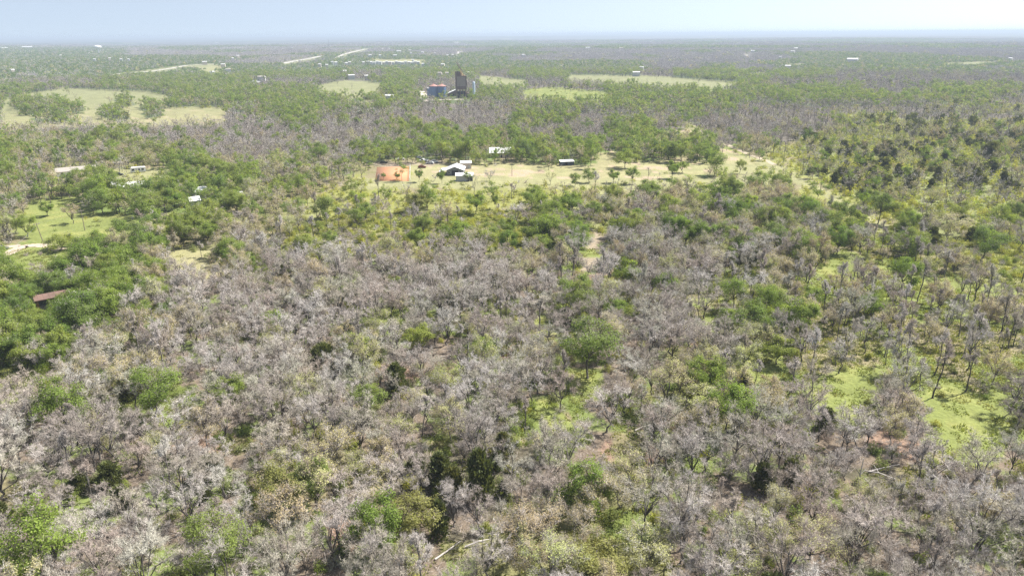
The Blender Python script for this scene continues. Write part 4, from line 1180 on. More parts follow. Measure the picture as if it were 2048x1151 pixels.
# --- the disused batching plant
def plant():
    p = at(923, 196); k = mpp(p)                    # metres per photo pixel there
    t = thing('batching_tower', 'tall weathered brown batching tower with sloping conveyor on top', 'industrial tower', p, yaw_to(p) + .12, clear=20)
    t.scale = (.84, .84, 1)
    # legs and a solid black block painted in for the shade below the bin
    for x in (-6.3, -2, 2, 6.3):
        for y in (-5.2, 5.2): MB().box(x - .35, x + .35, y - .35, y + .35, 0, 10).build('leg', P['rust_brown'], t)
    MB().box(-5.6, 5.6, 1.0, 4.8, 0, 7.5).build('undercroft_shade', P['dark'], t)
    MB().prism([(-6.8, 10), (6.8, 10), (6.8, 13.5), (-6.8, 13.5)], -5.8, 5.8).build('hopper_band', P['rust_brown'], t)
    b = MB().box(-6.2, 5.6, -5.4, 5.4, 13.5, 24.5).build('bin', P['rust_tan'], t)
    for i in range(11): MB().box(-6.2 + i * 1.18, -6.05 + i * 1.18, -5.52, -5.403, 13.5, 24.5).build('rib', P['rust_brown'], b)
    MB().box(-7.4, -6.3, -5.6, 5.6, 6, 30).build('side_tower', P['rust_brown'], t)
    MB().box(5.7, 7.2, -5.0, 5.0, 10, 25).build('elevator_casing', P['rust_brown'], t)
    MB().box(-6.4, 6.6, -5.7, 5.7, 24.5, 25.1).build('deck', P['rust_brown'], t)
    MB().prism([(-5.4, 25.1), (-.5, 25.1), (-1.2, 29.5), (-4.8, 30.5)], -3.5, 3.5).build('headhouse', P['rust_brown'], t)
    for x in (.6, 2.0, 3.4, 4.8): MB().tube((x, -4, 25.1), (x * .5 - 1.0, -1, 33 - x), .3, n=5).tube((x, 4, 25.1), (x * .5 - 1.0, 1, 33 - x), .3, n=5).build('brace', P['rust_gold'], t)
    MB().slab([(.4, -3.8, 26.2), (.4, 3.8, 26.2), (5.4, 3.8, 25.6), (5.4, -3.8, 25.6)], .3).build('feed_tray', P['rust_gold'], t)
    for x in (-5, -2.4, .2, 2.8, 5.2):
        MB().box(x - .18, x + .18, -5.5, -5.2, 25.1, 27.5 + 2.2 * math.cos(x * .4)).build('rail_post', P['rust_brown'], t)
    c = MB()
    for s in (-.9, .9):
        c.tube((-5.2, s, 41), (3.5, s, 29.5), .28, n=5); c.tube((-5.2, s, 39), (2.2, s, 28.5), .28, n=5)
    for i in range(9):
        u = i / 8; c.tube((-5.2 + 8.0 * u, -.9, 41 - 10.6 * u), (-5.2 + 7.4 * u, -.9, 39 - 10.5 * u), .16, n=4)
        c.tube((-5.2 + 8.0 * u, .9, 41 - 10.6 * u), (-5.2 + 7.4 * u, -.9, 39 - 10.5 * u), .16, n=4)
    c.build('conveyor', P['rust_tan'], t)
    MB().slab([(-5.6, -.8, 40.6), (-5.6, .8, 40.6), (3.2, .8, 29.4), (3.2, -.8, 29.4)], .3).build('belt', P['rust_brown'], t)
    for x in (-3.6, -1.0): MB().tube((x, -1.0, 32), (x - .4, -.9, 38 - (x + 3.6) * 1.3), .22, n=5).build('trestle', P['rust_brown'], t)
    m = MB()
    m.tube((6.6, -4.6, 22), (11.5, -4.6, 4.5), .5, n=6); m.tube((6.6, -3.2, 22), (11.5, -3.2, 4.5), .5, n=6)
    m.build('chute', P['rust_tan'], t)
    # lean-to sheds
    q = at(903, 193); s = thing('white_roof_shed', 'brown shed with sloping white roof at the left foot of the batching tower', 'shed', q, yaw_to(q) + .1)
    MB().prism([(-5.5, 0), (5.5, 0), (5.5, 8), (-5.5, 3.6)], -4, 4).build('wall', P['rust_brown'], s)
    MB().slab([(-6.5, -4.6, 3.4), (-6.5, 4.6, 3.4), (5.5, 4.6, 8.3), (5.5, -4.6, 8.3)], .25).build('roof', P['white_metal'], s)
    MB().box(-2, 3, -4.06, -4.003, 0, 3.2).build('opening', P['dark'], s)
    q = at(937, 195); s = thing('rusty_lean_to', 'low rusty lean-to at the right foot of the batching tower', 'shed', q, yaw_to(q) + .1)
    MB().prism([(-4, 0), (5, 0), (5, 2.6), (-4, 6.2)], -3.5, 3.5).build('wall', P['rust_brown'], s)
    MB().slab([(-4.2, -4, 6.6), (-4.2, 4, 6.6), (5.8, 4, 2.6), (5.8, -4, 2.6)], .2).build('roof', P['rust'], s)
    MB().box(-2.8, 1.4, -3.56, -3.503, 0, 2.6).build('opening', P['dark'], s)
    # slim pale silo
    q = at(948, 196); s = thing('slim_silo', 'slim pale blue cylindrical silo right of the batching tower', 'silo', q, 0, clear=5)
    MB().lathe([(0, 18.6), (1.2, 18.2), (1.6, 17.2), (1.6, 0)], 16).build('shell', P['pale_blue'], s)
    for z in (4, 8, 12, 16): MB().lathe([(1.61, z), (1.72, z), (1.72, z + .3), (1.61, z + .3)], 16).build('hoop', P['pale_blue'], s)
    # two big blue silos with red cone roofs
    for px, lab in ((868, 'left of two squat blue silos with red cone roof beside the batching tower'), (884, 'right of two squat blue silos with red cone roof beside the batching tower')):
        q = at(px, 196); s = thing('blue_silo', lab, 'silo', q, 0, 'two blue silos', clear=9)
        MB().lathe([(5.1, 0), (5.1, 13.4), (4.9, 13.4)], 28).build('shell', P['blue_metal'], s)
        for i in range(14):
            a = 6.2832 * i / 14
            MB().box(-.12, .12, -.12, .12, 0, 13.3).build('stave', P['blue_metal'], s, (5.16 * math.cos(a), 5.16 * math.sin(a), 0))
        MB().lathe([(5.5, 13.3), (5.5, 13.6), (2.0, 15.2), (.6, 15.8), (0, 15.9)], 28).build('roof', P['red_roof'], s)
        MB().lathe([(.7, 15.6), (.7, 16.6), (0, 16.9)], 12).build('cap', P['red_roof'], s)
    q = at(858, 192); s = thing('control_hut', 'small hut with pale roof at the left of the blue silos', 'hut', q, .2, clear=4)
    MB().box(-2, 2, -2, 2, 0, 9).build('wall', P['blue_metal'], s); MB().box(-2.3, 2.3, -2.3, 2.3, 9, 9.5).build('roof', P['white_metal'], s)
    strip('gravel_yard', [(832, 181), (842, 183), (847, 190), (846, 197), (850, 203)], 9, (.46, .40, .33), (.56, .49, .42))
    strip('gravel_yard', [(846, 197), (870, 200), (900, 199), (930, 199)], 8, (.42, .38, .30), (.50, .45, .38))
    f = Vector((-p.x, -p.y, 0)).normalized()
    for (px, py, r) in ((920, 202, 18), (875, 203, 16), (845, 197, 12), (948, 202, 10), (900, 208, 14), (925, 212, 14)):
        q = at(px, py); KEEP_OUT.append((q.x, q.y, r))

# --- far off: water tower, masts, town roofs
def far_things():
    p = at(198, 109); k = mpp(p)
    t = thing('water_tower', 'white mushroom shaped water tower above the far trees at left', 'water tower', p, 0, clear=25)
    h = 12 * k + 10
    MB().lathe([(3.4, 0), (2.6, 4), (2.4, h * .62)], 20).build('column', P['white_metal'], t)
    MB().lathe([(2.4, h * .62), (6 * k, h * .70), (7 * k, h * .8), (6.6 * k, h * .9), (4.4 * k, h * .98), (0, h)], 24).build('tank', P['white_metal'], t)
    MB().tube((0, 0, h), (0, 0, h + 3), .2).build('vent', P['steel'], t)
    for (px, py, ty, lab) in ((658, 97, 81, 'dark lattice radio mast near the far highway'), (617, 86, 78, 'faint radio mast on the far skyline left of the dark one'), (397, 82, 76, 'faint mast on the skyline at left')):
        p = at(px, py); k = mpp(p); t = thing('radio_mast', lab, 'mast', p)
        h = (py - ty) * k
        m = MB()
        for i in range(3):
            a = 2.094 * i
            m.tube((2.2 * math.cos(a), 2.2 * math.sin(a), 0), (.5 * math.cos(a), .5 * math.sin(a), h), .45, .3, 4)
        m.build('lattice', P['grey_wall'], t)
        MB().tube((0, 0, h), (0, 0, h * 1.08), .3, .15, 4).build('antenna', P['grey_wall'], t)
    town = [(665,124,3.5),(640,129,3),(654,130,3),(672,125,6),(693,127,3),(700,125,5),(727,125,4)] + \
           [(736 + i * 6.3, 123.5 + (i % 3) * .9, 4.5 + (i % 4)) for i in range(17)] + \
           [(846,128,3.5),(826,120,4),(766,99,4),(779,99,3),(798,103,9),(820,101,5),(822,106,4),(845,105,6),(870,107,4),(740,111,7),(760,111,5),(790,111,8),(905,110,5),(895,111,3.5)]
    for i, (x, y, wpx) in enumerate(town):
        far_box(x, y, wpx, 'pale low building of the far town strip, number of white roofs in a row', 'white roofs of the far town')
    single = [(886,129,8,'white roofed building alone among green trees above the batching tower'), (703,151,14,'white roofed shed on posts above the far pasture'), (690,142,4,'tiny white shed left of the white roofed shed above the far pasture'),
        (733,152,4,'tiny white hut right of the white roofed shed above the far pasture'), (780,197,19,'low building with grey white roof in the trees left of the blue silos'), (524,154,16,'long white roof among trees at the left middle distance'),
        (425,144,10,'white roofed farm building beside the far road at left'), (457,139,10,'tan roofed house beside the far road'), (456,148,5,'small white shed below the tan roofed house by the far road'),
        (410,124,10,'grey commercial building at the end of the far road'), (447,129,9,'pale warehouse right of the grey commercial building'), (476,112,6,'white building in the far lilac woods at left'),
        (466,117,3,'tiny white roof below the white building in the far lilac woods'), (434,86,6,'white building on the far ridge at left'), (541,89,6,'white dome roofed building on the far ridge'), (567,98,7,'pale building below the white dome roofed one'),
        (585,96,5,'pale building right of the one below the white dome roof'), (8,97,14,'broad white warehouse at the left edge of the far plain'), (55,95,20,'long white warehouse on the far plain at left'),
        (27,140,7,'pale roof in the woods at far left'), (122,111,4,'white roof in the far green suburb, leftmost'), (190,119,5,'white roof below the water tower'), (220,117,4,'white roof right of the water tower'),
        (243,119,5,'white roof in the green suburb right of the water tower'), (258,119,4,'white roof at the right end of the green suburb'), (941,145,11,'white barn at the top of the far tan field'), (880,146,9,'white roof at the left of the far tan field'),
        (894,146,5,'small white roof right of the one left of the tan field'), (1272,145,15,'white building with sheds above the long far pasture'), (1283,135,9,'pale blue roof behind the white building above the long pasture'),
        (1505,102,8,'white roofs in the far woods right of centre, left of two'), (1530,85,5,'white roof on the far plain right of centre'), (1591,97,8,'white roof in the far woods, upper of two at right'), (1585,103,8,'white roof in the far woods, lower of two at right'),
        (1560,114,4,'tiny pale roof below the two far white roofs at right'), (1575,132,12,'pale roof line in woods at right'), (1705,119,22,'long pale roof among trees at right'), (2020,117,7,'white roof at the far right edge'), (1242,97,9,'pale reddish roof in the far woods right of centre'),
        (1047,110,7,'white roof in the middle of the far woods'), (1066,84,4,'pale roof on the far plain, first of three'), (1076,84,4,'pale roof on the far plain, second of three'), (1086,84,4,'pale roof on the far plain, last of three'),
        (1096,91,7,'pale roofs just below the three on the far plain'), (1175,96,9,'pale roofs in the far woods right of the middle'), (932,91,5,'white dome by the far straight road'), (844,82,8,'pale building on the far plain above the town'), (913,86,10,'long pale building on the far plain right of the town')]
    for (x, y, wpx, lab) in single: far_box(x, y, wpx, lab, None)
    for (x, y, rz, lab) in ((507, 174, .7, 'left of two long dark barns standing side by side'), (515, 171, .7, 'right of two long dark barns standing side by side')):
        q = at(x, y)
        small_house(x, y, 9, 30, 4, 6.5, P['grey_wall'], P['lgrey_wall'], lab, 'barn', 'long_barn', 'y', rz, 'two long dark barns', 0, 18)
    # far roads
    strip('far_highway', [(560,128),(591,122),(620,117),(650,111)], 15, (.30, .285, .265), (.37, .35, .33))
    strip('far_highway', [(670,121),(676,114),(684,109),(706,104),(728,99),(748,97)], 18, (.31, .285, .255), (.38, .35, .32))
    strip('far_highway', [(219,150),(260,146),(300,143),(340,137),(372,131),(410,129),(440,128)], 10, (.30, .285, .265), (.37, .35, .33))
    strip('far_road', [(914,112),(918,108),(921,103)], 22, (.36, .33, .30), (.44, .41, .38))
    strip('far_road', [(961,98),(964,93)], 30, (.36, .33, .30), (.44, .41, .38))
    strip('far_road', [(1491,116),(1497,110)], 20, (.36, .33, .30), (.44, .41, .38))

FAR_N = [0]
def far_box(x, y, wpx, label, group):
    p = at(x, y); far = p.length > 1350
    if far: p = at(x, y + 7.5 / mpp(p))
    k = mpp(p); w = max(6, wpx * k * .9); d = min(w * .7, 26); h = (6.5 + .6 * k) if far else max(3.5, 1.3 * k)
    if group:
        FAR_N[0] += 1
        label = 'small pale roofed building in the bright strip of the far town'
    r = random.Random(x * 7 + y)
    t = thing('far_building', label, 'building', p, yaw_to(p) + r.uniform(-.3, .3), group, w * .6 + 4)
    wall = r.choice([P['far_roof'], P['beige_wall'], P['lgrey_wall']])
    MB().box(-w / 2, w / 2, -d / 2, d / 2, -1, h).build('wall', wall, t)
    gable_roof(t, w, d, h, h + max(1.2, d * .16), P['tan_roof'] if ('tan' in label or 'reddish' in label) else P['far_roof'], .3, 'x')
    for s in (25, 60):
        KEEP_OUT.append((p.x * (1 - (w * .5 + s) / p.length), p.y * (1 - (w * .5 + s) / p.length), w * .4 + 12))

def cow(px, py, rz, label):
    p = at(px, py); t = thing('cow', label, 'cow', p, rz, None, 3)
    me = bpy.data.meshes.new('body')
    bm_v = [(-.95, 0, 1.08), (-.45, 0, 1.0), (.25, 0, .98), (.75, 0, 1.1), (1.05, 0, 1.2), (1.35, 0, .95), (1.62, 0, .68),
            (-.85, .24, .95), (-.92, .24, .5), (-.86, .24, .04), (-.85, -.24, .95), (-.95, -.24, .5), (-.9, -.24, .04),
            (.65, .22, .9), (.66, .22, .45), (.62, .22, .04), (.65, -.22, .9), (.7, -.22, .45), (.74, -.22, .04), (-1.12, 0, 1.1), (-1.2, 0, .55)]
    ed = [(0, 1), (1, 2), (2, 3), (3, 4), (4, 5), (5, 6), (0, 7), (7, 8), (8, 9), (0, 10), (10, 11), (11, 12), (3, 13), (13, 14), (14, 15), (3, 16), (16, 17), (17, 18), (0, 19), (19, 20)]
    rad = [.34, .42, .42, .36, .22, .18, .11, .17, .10, .07, .17, .10, .07, .15, .09, .07, .15, .09, .07, .05, .03]
    me.from_pydata(bm_v, ed, []); me.materials.append(P['hide'])
    o = obj('body', me, t)
    sk = o.modifiers.new('skin', 'SKIN')
    for i, r in enumerate(rad): me.skin_vertices[0].data[i].radius = (r, r)
    me.skin_vertices[0].data[1].use_root = True
    s = o.modifiers.new('sub', 'SUBSURF'); s.levels = 1; s.render_levels = 1
    MB().tube((1.25, .1, 1.12), (1.2, .32, 1.14), .06, .03, 5).tube((1.25, -.1, 1.12), (1.2, -.32, 1.14), .06, .03, 5).build('ears', P['hide'], t)

def logs():
    r = random.Random(5)
    spots = [(1712, 985, 1.2, 5, 'upright pale dead snag among grey trees at lower right', True), (1735, 945, .2, 6, 'pale fallen trunk lying by the broken dark tree at lower right', False),
        (1690, 935, 1.9, 5, 'pale fallen trunk slanting left of the dead snag', False), (870, 1120, .8, 5, 'pale broken trunk leaning beside the olive oak at the bottom', False), (930, 1095, .3, 4, 'pale fallen branch right of the olive oak at the bottom', False),
        (810, 1085, 2.2, 4, 'pale fallen branch left of the olive oak at the bottom', False), (1270, 862, .5, 4, 'short pale stump log right of the dark limbed bare tree', False), (935, 735, 1.4, 7, 'pale straight snag standing in the middle wood', True),
        (830, 640, 1.3, 6, 'thin white snag above the small oak with pale trunks', True), (880, 715, .1, 4, 'short pale log left of the pale straight snag', False), (1010, 1085, 1.0, 4, 'pale slanting dead branch by the tan budding oak', False),
        (1790, 960, 2.6, 5, 'pale fallen trunk right of the leaning dark tree', False), (90, 650, .9, 4, 'pale broken branch below the old rusty barn', False), (372, 492, .1, 5, 'short log lying at the far end of the small meadow', False)]
    for (px, py, a, L, lab, up_) in spots:
        p = at(px, py)
        d = Vector((math.cos(a), math.sin(a), 0)) * L if not up_ else Vector((.08 * L, .05 * L, L * 1.1))
        m = MB(); q = Vector((0, 0, .2)); e = q + d * .5 + Vector((0, 0, r.uniform(.1, .5)))
        m.tube(q, e, .15, .12, 7).tube(e, q + d + Vector((0, 0, r.uniform(0, .7))), .12, .05, 7)
        m.tube(e, e + d.cross(Vector((0, 0, 1))).normalized() * 1.2 + d * .2 + Vector((0, 0, .6)), .08, .03, 5) if not up_ else m.tube(e, e + Vector((1.1, .4, 1.0)), .08, .03, 5).tube(e, e + Vector((-.9, -.3, 1.3)), .07, .03, 5)
        tag(m.build('dead_snag' if up_ else 'fallen_log', MAT['palebark'], loc=p), lab, 'dead tree' if up_ else 'log')
        KEEP_OUT.append((p.x, p.y, 2.2))

ranch(); homestead(); plant(); far_things(); logs()
cow(1430, 334, .3, 'black cow standing alone on the pale pasture')
car(847, 323, 2.9, 'white', 'white pickup parked at the end of the ranch drive', True)
car(860, 328, 3.0, 'silver', 'silver car parked right of the white pickup at the ranch')
car(869, 325, .1, 'white', 'white car half behind the silver one at the ranch')
car(844, 336, .3, 'red', 'dark red car standing on the bare yard below the white pickup')
car(767, 327, .2, 'black', 'black car standing behind the far fence of the arena')
car(802, 320, .4, 'white', 'white car under the trees behind the arena')
car(838, 317, 1.0, 'grey', 'grey car in the shade behind the white pickup')
car(127, 350, .5, 'white', 'white car parked before the long white house', group='vehicles at the homestead')
car(236, 351, .2, 'black', 'black pickup parked left of the travel trailer', True, group='vehicles at the homestead')
car(3, 500, 1.0, 'grey', 'dark car on the driveway at the left edge', group='vehicles at the homestead')
a = pole(86, 483, 443, 'utility pole with a guy wire beside the driveway at left', lean=-.12)
b = pole(170, 461, 418, 'plain bare pole between trees on the left lawn')
pole(1024, 352, 322, 'utility pole standing in the ranch pasture right of the barn')
pole(1377, 333, 316, 'utility pole at the far edge of the pasture', arm=False)
c1 = pole(1499, 316, 283, 'tall utility pole beside the dirt track')
c2 = pole(1604, 352, 317, 'utility pole in the yellow brush strip, right of the dirt track')
c3 = pole(1640, 386, 350, 'utility pole nearest the camera along the brush strip')
wire(a, at(32, 494) + Vector((0, 0, .5)), 'guy wire slanting from the leaning pole to the driveway')
wire(a, b, 'power line between the two poles on the left lawn')
wire(c1, c2, 'power line between the first two poles along the brush strip')
wire(c2, c3, 'power line between the last two poles along the brush strip')

# ------------------------------------------------------------------ plant the trees
plant_all()
KIND_INFO = {
 'bare_tree': ('tree', 'bare trees of the grey woodland'), 'slender_tree': ('tree', 'slender bare trees'),
 'budding_tree': ('tree', 'tan budding trees'), 'leafy_tree': ('tree', 'green leafy trees'), 'cedar_tree': ('tree', 'dark cedars'),
 'leafy_shrub': ('shrub', 'green shrubs'), 'yellow_shrub': ('shrub', 'yellow green shrubs'), 'bare_shrub': ('shrub', 'bare grey shrubs')}
LOOK = {
 'bare_tree': ['wide grey bare oak', 'low round grey bare oak', 'broad bare oak with spreading limbs', 'upright grey bare tree', 'narrow grey bare tree', 'small bare tree with fine fan of twigs', 'bare tree with leaning fan of fine twigs', 'small narrow bare oak', 'tall bare oak with lopsided crown', 'low wide crooked bare tree'],
 'slender_tree': ['tall slender bare tree', 'thin pole like bare tree', 'slender bare tree with short side limbs'],
 'budding_tree': ['wide tan budding oak', 'tall tan budding oak', 'narrow budding oak', 'low olive tan budding oak'],
 'leafy_tree': ['round green leafed oak', 'spreading green leafed oak', 'upright green leafed tree', 'small round green tree', 'low broad green oak', 'tall stemmed green oak'],
 'cedar_tree': ['dark pointed cedar', 'low bushy dark cedar', 'slim dark cedar'],
 'leafy_shrub': ['low green leafy shrub'] * 4, 'yellow_shrub': ['low yellow green shrub'] * 4, 'bare_shrub': ['low bare grey twiggy shrub'] * 4}

def region_phrase(px, py):
    v = 'near the bottom edge' if py > 960 else 'in the lower half' if py > 760 else 'across the middle' if py > 560 else 'in the upper middle' if py > 400 else 'in the distance'
    h = 'far left' if px < 410 else 'left of centre' if px < 820 else 'centre' if px < 1230 else 'right of centre' if px < 1640 else 'far right'
    z = {'near the bottom edge': 'standing among the nearest trees', 'in the lower half': 'standing in the near woodland', 'across the middle': 'standing in the middle woodland',
         'in the upper middle': 'standing beyond the woodland middle', 'in the distance': 'standing in the distant woods'}[v]
    return z + ', ' + h

OLIVE = {}
ORDER = ('nearest', 'second', 'third', 'fourth', 'fifth', 'sixth', 'seventh', 'eighth', 'ninth', 'tenth', 'eleventh', 'twelfth', 'thirteenth', 'fourteenth', 'fifteenth')
def olive_crown(me):
    if me.name not in OLIVE:
        c = me.copy()
        for i, m in enumerate(c.materials):
            if m == MAT['leaf']: c.materials[i] = MAT['oliveleaf']
        OLIVE[me.name] = c
    return OLIVE[me.name]

def place_tree(kind, vi, x, y, z, rot, sx, sz, label, group):
    s = SPEC[kind][vi]
    if kind in SKINDS:
        o = obj(kind, s['mesh'])
        o.location = (x, y, z - .05); o.rotation_euler = (0, 0, rot); o.scale = (sx, sx, sz)
        tag(o, label, KIND_INFO[kind][0], group)
        return o
    t = empty(kind, (x, y, z - .05), rot)
    tr_ = random.Random(x * 13.7 + y)
    t.rotation_euler = (tr_.uniform(-.07, .07), tr_.uniform(-.07, .07), rot)
    t.scale = (sx, sx, sz)
    tag(t, label, KIND_INFO[kind][0], group)
    obj('trunk', s['trunk'], t); obj('crown', olive_crown(s['crown']) if (kind == 'leafy_tree' and 'olive' in label.split('of the')[0].split('behind')[0] and not label.split()[0] in ORDER) else s['crown'], t)
    return t

hero_px = []
for (p, H, Rc, kind, vi, label) in HERO_DATA:
    s = SPEC[kind][vi]
    place_tree(kind, vi, p.x, p.y, p.z, random.Random(label).uniform(0, 6.28), Rc / s['R'], H / s['H'], label, KIND_INFO[kind][1])
    hero_px.append((p.x, p.y, label))
hero_count = {k: sum(1 for h in HERO_DATA if h[3] == k) for k in KINDS + SKINDS}
LIMIT = {'bare_tree': 296, 'slender_tree': 150, 'budding_tree': 250, 'leafy_tree': 290, 'cedar_tree': 110, 'leafy_shrub': 230, 'yellow_shrub': 170, 'bare_shrub': 230}

def scatter_stuff(name, col, rows, label):
    """rows x y z rot sx sz index: one object that sets the shapes of col on its points"""
    me = bpy.data.meshes.new(name)
    n = len(rows)
    me.vertices.add(n); me.vertices.foreach_set('co', np.ascontiguousarray(rows[:, :3], np.float32).ravel())
    a = me.attributes.new('turn', 'FLOAT_VECTOR', 'POINT')
    tv = np.zeros((n, 3), np.float32); tv[:, 2] = rows[:, 3]
    a.data.foreach_set('vector', tv.ravel())
    a = me.attributes.new('size', 'FLOAT_VECTOR', 'POINT')
    a.data.foreach_set('vector', np.ascontiguousarray(rows[:, [4, 4, 5]], np.float32).ravel())
    a = me.attributes.new('pick', 'INT', 'POINT')
    a.data.foreach_set('value', rows[:, 6].astype(np.int32))
    o = obj(name, me)
    ng = bpy.data.node_groups.new(name, 'GeometryNodeTree')
    ng.interface.new_socket('Geometry', in_out='INPUT', socket_type='NodeSocketGeometry')
    ng.interface.new_socket('Geometry', in_out='OUTPUT', socket_type='NodeSocketGeometry')
    gi = ng.nodes.new('NodeGroupInput'); go = ng.nodes.new('NodeGroupOutput')
    ci = ng.nodes.new('GeometryNodeCollectionInfo')
    ci.inputs['Collection'].default_value = col
    ci.inputs['Separate Children'].default_value = True
    ci.inputs['Reset Children'].default_value = True
    ip = ng.nodes.new('GeometryNodeInstanceOnPoints')
    ip.inputs['Pick Instance'].default_value = True
    L = ng.links.new
    L(gi.outputs[0], ip.inputs['Points']); L(ci.outputs[0], ip.inputs['Instance'])
    for nm, dt, sock in (('turn', 'FLOAT_VECTOR', 'Rotation'), ('size', 'FLOAT_VECTOR', 'Scale'), ('pick', 'INT', 'Instance Index')):
        na = ng.nodes.new('GeometryNodeInputNamedAttribute'); na.data_type = dt
        na.inputs['Name'].default_value = nm
        L(na.outputs['Attribute'], ip.inputs[sock])
    L(ip.outputs[0], go.inputs[0])
    md = o.modifiers.new('scatter', 'NODES'); md.node_group = ng
    tag(o, label, kind='stuff')
    return o

NOUN = {'bare_tree': 'bare grey tree', 'slender_tree': 'slender bare tree', 'budding_tree': 'tan budding tree', 'leafy_tree': 'green leafy tree', 'cedar_tree': 'dark cedar',
        'leafy_shrub': 'low green shrub', 'yellow_shrub': 'low yellow green shrub', 'bare_shrub': 'low bare grey shrub'}
ORD = ['nearest', 'second', 'third', 'fourth', 'fifth', 'sixth', 'seventh', 'eighth', 'ninth', 'tenth', 'eleventh', 'twelfth', 'thirteenth', 'fourteenth', 'fifteenth']
LINK = {'a', 'the', 'of', 'by', 'on', 'at', 'in', 'to', 'with', 'among', 'amid', 'between', 'beside', 'below', 'above', 'right', 'left', 'and', 'two', 'one', 'from', 'dark', 'green', 'bare', 'pale', 'under', 'before', 'its', 'standing', 'near', 'inside', 'cut'}
def landmark_words(label, n=7):
    w = label.replace(',', '').split()
    if len(w) <= n: return ' '.join(w)
    w = w[:n]
    while w[-1] in LINK: w.pop()
    return ' '.join(w)
short = {}
for (hx, hy, hl) in hero_px:
    s = landmark_words(hl)
    short.setdefault(s, []).append((hx, hy))
LANDMARKS = [(q[0][0], q[0][1], s) for s, q in short.items() if len(q) == 1]
rank_used = {}
def label_for(kind, x, y, dist_only=False):
    """counts a tree off from the landmark tree nearest to it: which side of it, and how many of its kind stand nearer"""
    best = min(range(len(LANDMARKS)), key=lambda i: (LANDMARKS[i][0] - x) ** 2 + (LANDMARKS[i][1] - y) ** 2)
    hx, hy, s = LANDMARKS[best]
    dx, dy = x - hx, y - hy
    side = ('right of the' if dx > 0 else 'left of the') if abs(dx) > abs(dy) else ('behind the' if dy > 0 else 'in front of the')
    return (kind, best, side), math.hypot(dx, dy), s

STUFF_NAME = {'bare_tree': 'bare_woodland', 'slender_tree': 'slender_woodland', 'budding_tree': 'budding_woodland', 'leafy_tree': 'green_woodland', 'cedar_tree': 'cedar_thicket',
              'leafy_shrub': 'green_brush', 'yellow_shrub': 'yellow_brush', 'bare_shrub': 'grey_brush'}
for kind in KINDS + SKINDS:
    rows = np.concatenate(PLANTS[kind])
    g = np.random.default_rng(len(kind) * 31)
    nv = len(SPEC[kind])
    vi = g.integers(0, nv, len(rows))
    dims = np.array(STUFF[kind]['dims'])[:nv]
    px, py = to_px(rows[:, 0], rows[:, 1], rows[:, 2] + dims[vi, 0] * .5 * rows[:, 5])
    dist = np.sqrt(rows[:, 0] ** 2 + rows[:, 1] ** 2 + CAM_H ** 2)
    size = dims[vi, 0] * rows[:, 5] * dims[vi, 1] * rows[:, 4] / dist ** 2
    inside = (px > -10) & (px < 2058) & (py < 1165)
    order = np.argsort(-np.where(inside, size, -1))
    nsel = max(0, min(LIMIT[kind] - hero_count[kind], int(inside.sum())))
    sel = order[:nsel]
    keyed = {}
    for i in sel:
        key, d, s = label_for(kind, rows[i, 0], rows[i, 1])
        keyed.setdefault((key, s), []).append((d, i))
    labels = {}
    for (key, s), lst in keyed.items():
        for r_, (d, i) in enumerate(sorted(lst)):
            if r_ < len(ORD): labels[i] = '%s %s %s %s' % (ORD[r_], NOUN[kind], key[2], s)
            else: labels[i] = LOOK[kind][vi[i] % len(LOOK[kind])] + ' ' + region_phrase(px[i], py[i])
    for i in sel:
        x, y, z, rot, sx, sz, lod = rows[i]
        place_tree(kind, int(vi[i]), x, y, z, rot, sx, sz, labels[i], KIND_INFO[kind][1])
    rest = np.setdiff1d(np.arange(len(rows)), sel)
    rr = rows[rest]
    lod = rr[:, 6].astype(int)
    pick = np.zeros(len(rr), int)
    for l in (0, 1, 2):
        av = STUFF[kind]['lod'][l] or STUFF[kind]['lod'][1]
        m = lod == l
        pick[m] = np.array(av)[g.integers(0, len(av), m.sum())]
    scatter_stuff(STUFF_NAME[kind], STUFF[kind]['col'], np.concatenate([rr[:, :6], pick[:, None]], 1), None)

# ------------------------------------------------------------------ the woods farther off, in stands
def make_stand(seed, mix, n=15, half=16):
    g = np.random.default_rng(seed)
    v_, f_, mi, off = [], [], [], 0
    mats = [MAT['fartwig'], MAT['darkleaf'], MAT['bud'], MAT['darkleaf']]
    for t in range(n):
        k = g.choice(4, p=mix)
        c = np.array([g.uniform(-half, half), g.uniform(-half, half), 0])
        Rc, H = g.uniform(2.8, 4.8), g.uniform(6, 10)
        m = 46 if k == 0 else 34
        d = dome_points(m, g, Rc, Rc, H * .65, .55) + c + np.array([0, 0, H * .35])
        if k == 0:
            out = (d - c - np.array([0, 0, H * .3])) * .35 + g.normal(size=d.shape) * .7
            v, f = blades(d, d + out, g.uniform(.3, .7, m), g, c + np.array([0, 0, H * .3]))
        else: v, f = leaves(d, g.uniform(1.2, 2.4, m), g, c + np.array([0, 0, H * .3]))
        if f.shape[1] == 4: f = np.concatenate([f[:, [0, 1, 2]], f[:, [0, 2, 3]]])
        v_.append(v); f_.append(f + off); off += len(v); mi.append(np.full(len(f), k))
    return mesh_from('stand', np.concatenate(v_), [np.concatenate(f_)], mats, np.concatenate(mi))
far_col = bpy.data.collections.new('stands of far trees')
for i, mix in enumerate([(.9, .04, .06, 0)] * 3 + [(.25, .5, .15, .1)] * 3 + [(.6, .2, .2, 0)] * 2):
    far_col.objects.link(bpy.data.objects.new('stand_%02d' % i, make_stand(900 + i, mix)))
rows = []
